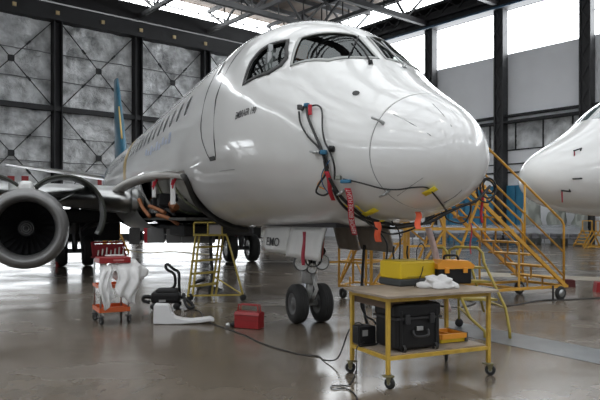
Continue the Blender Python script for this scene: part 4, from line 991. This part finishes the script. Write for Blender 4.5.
for t, k in ((.12, 0), (.12, WS), (3.6, 0), (3.6, WS)):
    wq = SP(t, k, .14); f2 = MB().bar(wq + Vector((0, 0, .13)), wq, .03)
    f2 = f2.build('wheel_fork', orange_yellow, st, True)
    MB().lathe([(0, .06), (0, .12), (.02, .14), (.05, .14), (.07, .12), (.07, .06)], wq - wd_ * .06, wd_, 22, closed=True).build('wheel', rubber, f2, True)
    MB().lathe([(-.002, .001), (-.002, .075), (.072, .075), (.072, .001)], wq - wd_ * .06, wd_, 16).build('wheel_hub', dull_alu, f2, True)
MB().tube([SP(.34, -.04, .30), SP(.34, -.04, .02)], .02, 8).build('screw_jack', steel_dark, st, True)
# ------------------------------------------------------------ low step platform behind the table
lp = empty('step_platform', G(500, 335), 0, 'small olive-yellow step platform with bent tube rails behind the work table', 'step ladder')
F1 = [A(485, 338, 8.55), A(484.5, 331, 8.57), A(470, 318, 8.62), A(458, 291, 8.85), A(447.5, 262, 9.1), A(447, 252, 9.12), A(443.5, 247.5, 9.15), A(437, 247.5, 9.25), A(434, 251, 9.3), A(434, 275, 9.35)]
F2 = [A(510, 339, 8.5), A(509.5, 330, 8.52), A(505.5, 308, 8.6), A(484, 263, 8.95), A(482.5, 253, 9.0), A(477, 247.5, 9.05), A(456, 247, 9.25), A(449.5, 250, 9.3), A(449, 262, 9.32)]
F1[0].z = F2[0].z = 0
for F_ in (F1, F2): MB().tube(F_, .021, 8).build('tube_rail', olive_yellow, lp, True)
for f_, i in ((.3, 0), (.62, 1), (.88, 2)):
    a_ = F1[2].lerp(F1[4], f_); b_ = F2[2].lerp(F2[3], f_ + .06); b_.z = a_.z
    MB().prism([a_, b_, b_ + Vector((-.05, .22, 0)), a_ + Vector((-.05, .22, 0))], (0, 0, .03)).build('step', olive_yellow, lp, True)
bk = [A(459, 323, 9.4), A(477, 318, 9.7)]
mb = MB()
mb.tube([A(457, 250, 9.3), Vector((bk[0].x, bk[0].y, .12))], .018, 8).tube([A(470, 262, 9.5), A(484, 312, 9.75)], .018, 8)
mb.bar(F1[2], Vector((bk[0].x, bk[0].y, .3)), .025).bar(F2[2], A(484, 300, 9.75), .025); mb.build('rear_legs', olive_yellow, lp, True)
wq = Vector((bk[0].x, bk[0].y, .065)); MB().lathe([(0, .001), (0, .06), (.035, .06), (.035, .001)], wq, (.3, 1, 0), 18).build('wheel', rubber, lp, True)
# ------------------------------------------------------------ braced stand behind the nose gear
bs = empty('maintenance_stand', G(342, 297), 0, 'orange-yellow braced wheeled stand behind the nose gear', 'stand')
P_ = lambda x, z, Y: Vector(((x - 300) / FOC * Y, Y, z))
mb = MB()
for (x, Y) in ((339, 12.9), (353, 13.6), (366, 12.5), (384, 13.3)): mb.bar(P_(x, .22, Y), P_(x, 1.75, Y), .045)
mb.build('posts', orange_yellow, bs, True)
mb = MB()
for z in (.25, .74, 1.7):
    q4 = [P_(339, z, 12.9), P_(366, z, 12.5), P_(384, z, 13.3), P_(353, z, 13.6)]
    for i in range(4): mb.bar(q4[i], q4[(i + 1) % 4], .04)
mb.bar(P_(320, .72, 12.9), P_(339, .74, 12.9), .04)
mb.bar(P_(340, .3, 12.9), P_(366, 1.4, 12.5), .035).bar(P_(354, 1.1, 13.6), P_(341, .4, 12.9), .03).bar(P_(366, .3, 12.5), P_(356, .74, 13), .03)
mb.build('bracing', orange_yellow, bs, True)
for x, Y in ((342, 12.8), (368, 12.4), (384, 13.3)):
    MB().lathe([(0, .04), (0, .105), (.05, .105), (.05, .04)], P_(x, .105, Y), (.8, .5, 0), 20, closed=True).build('wheel', rubber, bs, True)
MB().tube([P_(350, .02, 12.7), P_(350, .45, 12.7)], .02, 8).build('screw_jack', orange_yellow, bs, True)

# ------------------------------------------------------------ chocks
for x, y, w_, h_, lb in ((568, 288, .36, .17, 'dark red chock box on the floor beyond the foot of the stairs'), (603, 293, .3, .2, 'bright red chock at the right edge of the view')):
    p = G(x, y - .5); o = MB().prism([p + Vector((-w_ / 2, 0, 0)), p + Vector((w_ / 2, 0, 0)), p + Vector((w_ / 2 - .01, 0, h_)), p + Vector((-w_ / 2 + .03, 0, h_ + .02))], (.05, .28, 0)).build('wheel_chock', red if x > 600 else mat('chock_red', (.07, .008, .008), .7)); tag(o, lb, 'chock', 'wheel chocks')
p = G(66, 266); o = MB().box(p + Vector((-.12, -.4, .17)), (.08, .25, .34), bev=.01).build('wheel_chock', red); tag(o, 'red chock standing against the near main wheel behind the engine', 'chock', 'wheel chocks')

# ------------------------------------------------------------ second airliner nose
SC2, SX2 = 1.30, 1.42; H2 = Vector((-.90, -.436, 0)).normalized(); R2 = Vector((-H2.y * -1, 0, 0)); T2 = Vector((5.87, 16.3, 0))
rz2 = math.atan2(-H2.y, -H2.x)
p2 = empty('airliner_nose', T2, rz2, 'second white airliner nose pointing left at the right edge', 'airliner'); p2['label'] = 'nose of a second white airliner pointing left, at the right edge behind the stairs'
Z2 = 1.60 - 1.454 * SC2
def f2p(s, t, off=0): q_ = fp(s, t, off); return Vector((q_.x * SX2, q_.y * SC2, q_.z * SC2 + Z2))
def from_fp(bm):
    for v in bm.verts: v.co = Vector((v.co.x * SX2, v.co.y * SC2, v.co.z * SC2 + Z2))
    return bm
# starboard and port sit at 0 and 180 degrees; its port side faces the camera
bm_obj(from_fp(skin(0, 15, [])), 'nose_fuselage', white_paint, p2)
for P in (side_w, front_w, mir(side_w), mir(front_w)):
    u_ = uvpatch(P, .006); MB().add([Vector((v.x * SX2, v.y * SC2, v.z * SC2 + Z2)) for v in u_.v], u_.f, True).build('cockpit_window', mat('teal_glass', (.06, .10, .11), .08, coat=1), p2)
for s, t, rib, L in ((.78, 137, True, .26), (.62, 184, False, 0), (.50, 208, True, .3)):
    a_ = f2p(s, t, .0); b_ = f2p(s - .02, t, .07); c_ = f2p(s - .17, t, .08)
    q_ = MB().tube([a_, b_, c_], .02, 8).build('pitot_probe', steel_dark, p2)
    if rib:
        MB().prism([c_ + Vector((0, 0, .01)), c_ + Vector((.05, 0, .01)), c_ + Vector((.06, 0, -L)), c_ + Vector((.02, 0, -L))], (0, .006, 0)).build('probe_cover_ribbon', mat('dark_red_ribbon', (.30, .02, .04)), q_)
MB().tube([f2p(3.97, 270, -.1), f2p(3.97, 270, -.1) * 1 - Vector((0, 0, 1.0))], .12, 12).build('nose_gear_leg', gear_w, p2)
for sg in (-1, 1): wheel((3.97 * SX2, sg * .24, .36), .36, .24, nm='nose_wheel', parent=p2)

# ------------------------------------------------------------ background by the right wall
frame_m = mat('seat_frame_grey', (.3, .3, .32), .5, metal=.3); seat_m = mat('seat_fabric', (.22, .215, .23), .8, var=.3)
def seat_unit():
    e = empty('aircraft_seat', (0, 0, 0), 0, 'x', 'seat', 'aircraft seats stored in a row')
    mb = MB()
    for x in (-.25, .25): mb.box((x, .06, .46), (.44, .46, .12), bev=.04)
    mb.build('seat_cushion', seat_m, e)
    mb = MB()
    for x in (-.25, .25): mb.box((x, .34, .82), (.44, .12, .66), rot=Matrix.Rotation(-.15, 3, 'X'), bev=.05)
    mb.build('backrest', seat_m, e)
    mb = MB()
    for x in (-.48, 0, .48): mb.box((x, .08, .63), (.05, .4, .05), bev=.01)
    mb.build('armrest', mat('armrest_light', (.5, .5, .52), .5), e)
    mb = MB()
    for x in (-.3, .3): mb.bar((x, -.15, 0), (x, .3, .42), .04).bar((x, .3, 0), (x, -.15, .42), .04).bar((x, -.2, .02), (x, .45, .02), .05)
    mb.build('leg_frame', frame_m, e)
    return e
s_a, s_b = Vector(((578 - 300) / FOC * 37.6, 37.6, 0)), Vector(((388 - 300) / FOC * 41.5, 41.5, 0))
sdir = (s_b - s_a).normalized(); n_s = int((s_b - s_a).length / 1.08)
proto = seat_unit(); words = ['first', 'second', 'third', 'fourth', 'fifth', 'sixth', 'seventh', 'eighth', 'ninth', 'tenth', 'eleventh', 'twelfth', 'thirteenth', 'fourteenth', 'fifteenth']
for k in range(n_s):
    o = proto if k == 0 else copy_tree(proto)
    o.location = s_a + sdir * (1.08 * k + .5); o.rotation_euler.z = math.atan2(sdir.y, sdir.x) + math.pi
    o['label'] = 'grey aircraft seat pair in the stored row, %s from the right' % words[k]
cv = MB(); rows = []
L_ = (s_b - s_a).length; back = Vector((-sdir.y, sdir.x, 0)); back = back if back.y > 0 else -back
for i in range(60):
    p = s_a + sdir * (L_ * i / 59 - .1); rows.append([p + back * y + Vector((0, 0, z + .05 * noise.noise(Vector((i * .5, y * 3, z)))))for y, z in ((-.40, .72), (-.36, .95), (.1, 1.12), (.34, 1.24), (.55, 1.22), (.75, 1.0))])
o = MB().grid(rows).build('plastic_cover', film); tag(o, 'clear plastic sheeting laid over the row of stored seats', 'plastic cover')
for k, (x, w_, h_) in enumerate(((533, 1.2, 1.5), (552, 1.1, 1.2), (569, .9, 1.0))):
    o = crumple('wrapped_bundle', Vector(((x - 300) / FOC * 40.0, 40.0 - k * .85, 1.0)), (w_, .8, h_ + .6), 0, mat('grey_plastic_wrap', (.30, .32, .29), .4, coat=.3), k * 3.1, .5)
    o.location.z = 0; o.scale.z = (h_ + 1.4) / (h_ + .6)
    tag(o, 'heap of grey wrapped parts behind the stored seats, %s' % ('tallest, next to the blue door', 'middle one of the three', 'lowest, furthest right')[k], 'bundle', 'wrapped heaps behind the seats')
bd = empty('blue_door_leaf', HW(-.3, v_of(500), 0), math.atan2(eR.y, eR.x), 'large blue sheet metal door in front of the far right wall', 'door')
v0, v1 = v_of(438) - v_of(500), v_of(522) - v_of(500)
MB().box(((v0 + v1) / 2, .1, 1.95), (v1 - v0, .12, 3.9)).build('door_panel', mat('door_blue', (.02, .17, .30), .5, var=.1), bd)
mb = MB()
for k in range(5): mb.box((v0 + (v1 - v0) * (k + .5) / 5, -.0 - .0, 1.95), (.06, .1, 3.8))
mb.build('door_rib', mat('door_blue_dark', (.015, .13, .24), .5), bd)
# yellow stands far right and far left
def far_stand(loc, rz, w_, h_, label, m=orange_yellow):
    e = empty('step_stand', loc, rz, label, 'step ladder', 'distant yellow step stands'); mb = MB()
    for x in (-w_ / 2, w_ / 2):
        MB().bar((x, -.6, 0), (x, .1, h_), .06).build('rail', m, e); mb.bar((x, .7, 0), (x, .1, h_), .06).bar((x, -.6, .1), (x, .7, .1), .05).bar((x, .1, h_), (x, .1, h_ + .5), .05)
    mb.bar((-w_ / 2, .1, h_ + .5), (w_ / 2, .1, h_ + .5), .05); mb.build('rear_frame', m, e)
    for k in range(5):
        f_ = (k + 1) / 5.5; MB().box((0, -.6 + .7 * f_, h_ * f_), (w_, .24, .05)).build('step', m, e)
    return e
far_stand(Vector(((600 - 300) / FOC * 34, 34, 0)), .9, .9, 1.0, 'yellow step stand by the far wall at the right edge, below the second nose')
far_stand(Vector(((586 - 300) / FOC * 36.4, 36.4, 0)), -1.2, .7, 1.0, 'yellow step stand by the far wall, just right of the stored seats')
far_stand(Vector(((115 - 300) / FOC * 30, 30, 0)), .9, .7, .9, 'yellow step stand far behind, seen under the wing above the trolley')
o = MB().box(Vector(((105 - 300) / FOC * 29, 29, .55)), (.16, .16, 1.1), bev=.02).build('bollard', orange_yellow); tag(o, 'yellow bollard seen under the wing, left of the distant step stand', 'bollard')
ribbon('warning_ribbon', A(146, 228, 18.0), A(146.5, 243, 18.0), .14, ribbon_red, 'red ribbon hanging between grey panels below the airliner belly')
cable('tow_rope', FL((128, 250), (137, 252), (150, 253), (175, 252), (220, 256)), .03, 'pale rope lying on the floor behind the trolley', m=mat('rope', (.4, .35, .22), .8), cat='rope')
# wall signs on the left wall
for (x0, x1, y0, y1) in ((7, 14, 176, 183), (21, 28, 176, 183), (97, 101, 179, 187)):
    u0, u1 = u_of(x1), u_of(x0); Y = (HW(u0, 0) * .5 + HW(u1, 0) * .5).y; z1 = CAMZ + (HOR - y0) * Y / FOC; z0 = CAMZ + (HOR - y1) * Y / FOC
    o = slab(MB(), u0, u1, .12, .16, z0, z1).build('wall_sign', red); tag(o, {7: 'red rectangle on the left wall above the engine, left one', 21: 'red rectangle on the left wall above the engine, right one', 97: 'narrow red plate low on the wall near the wing root'}[x0], 'sign', 'red plates on the left wall')
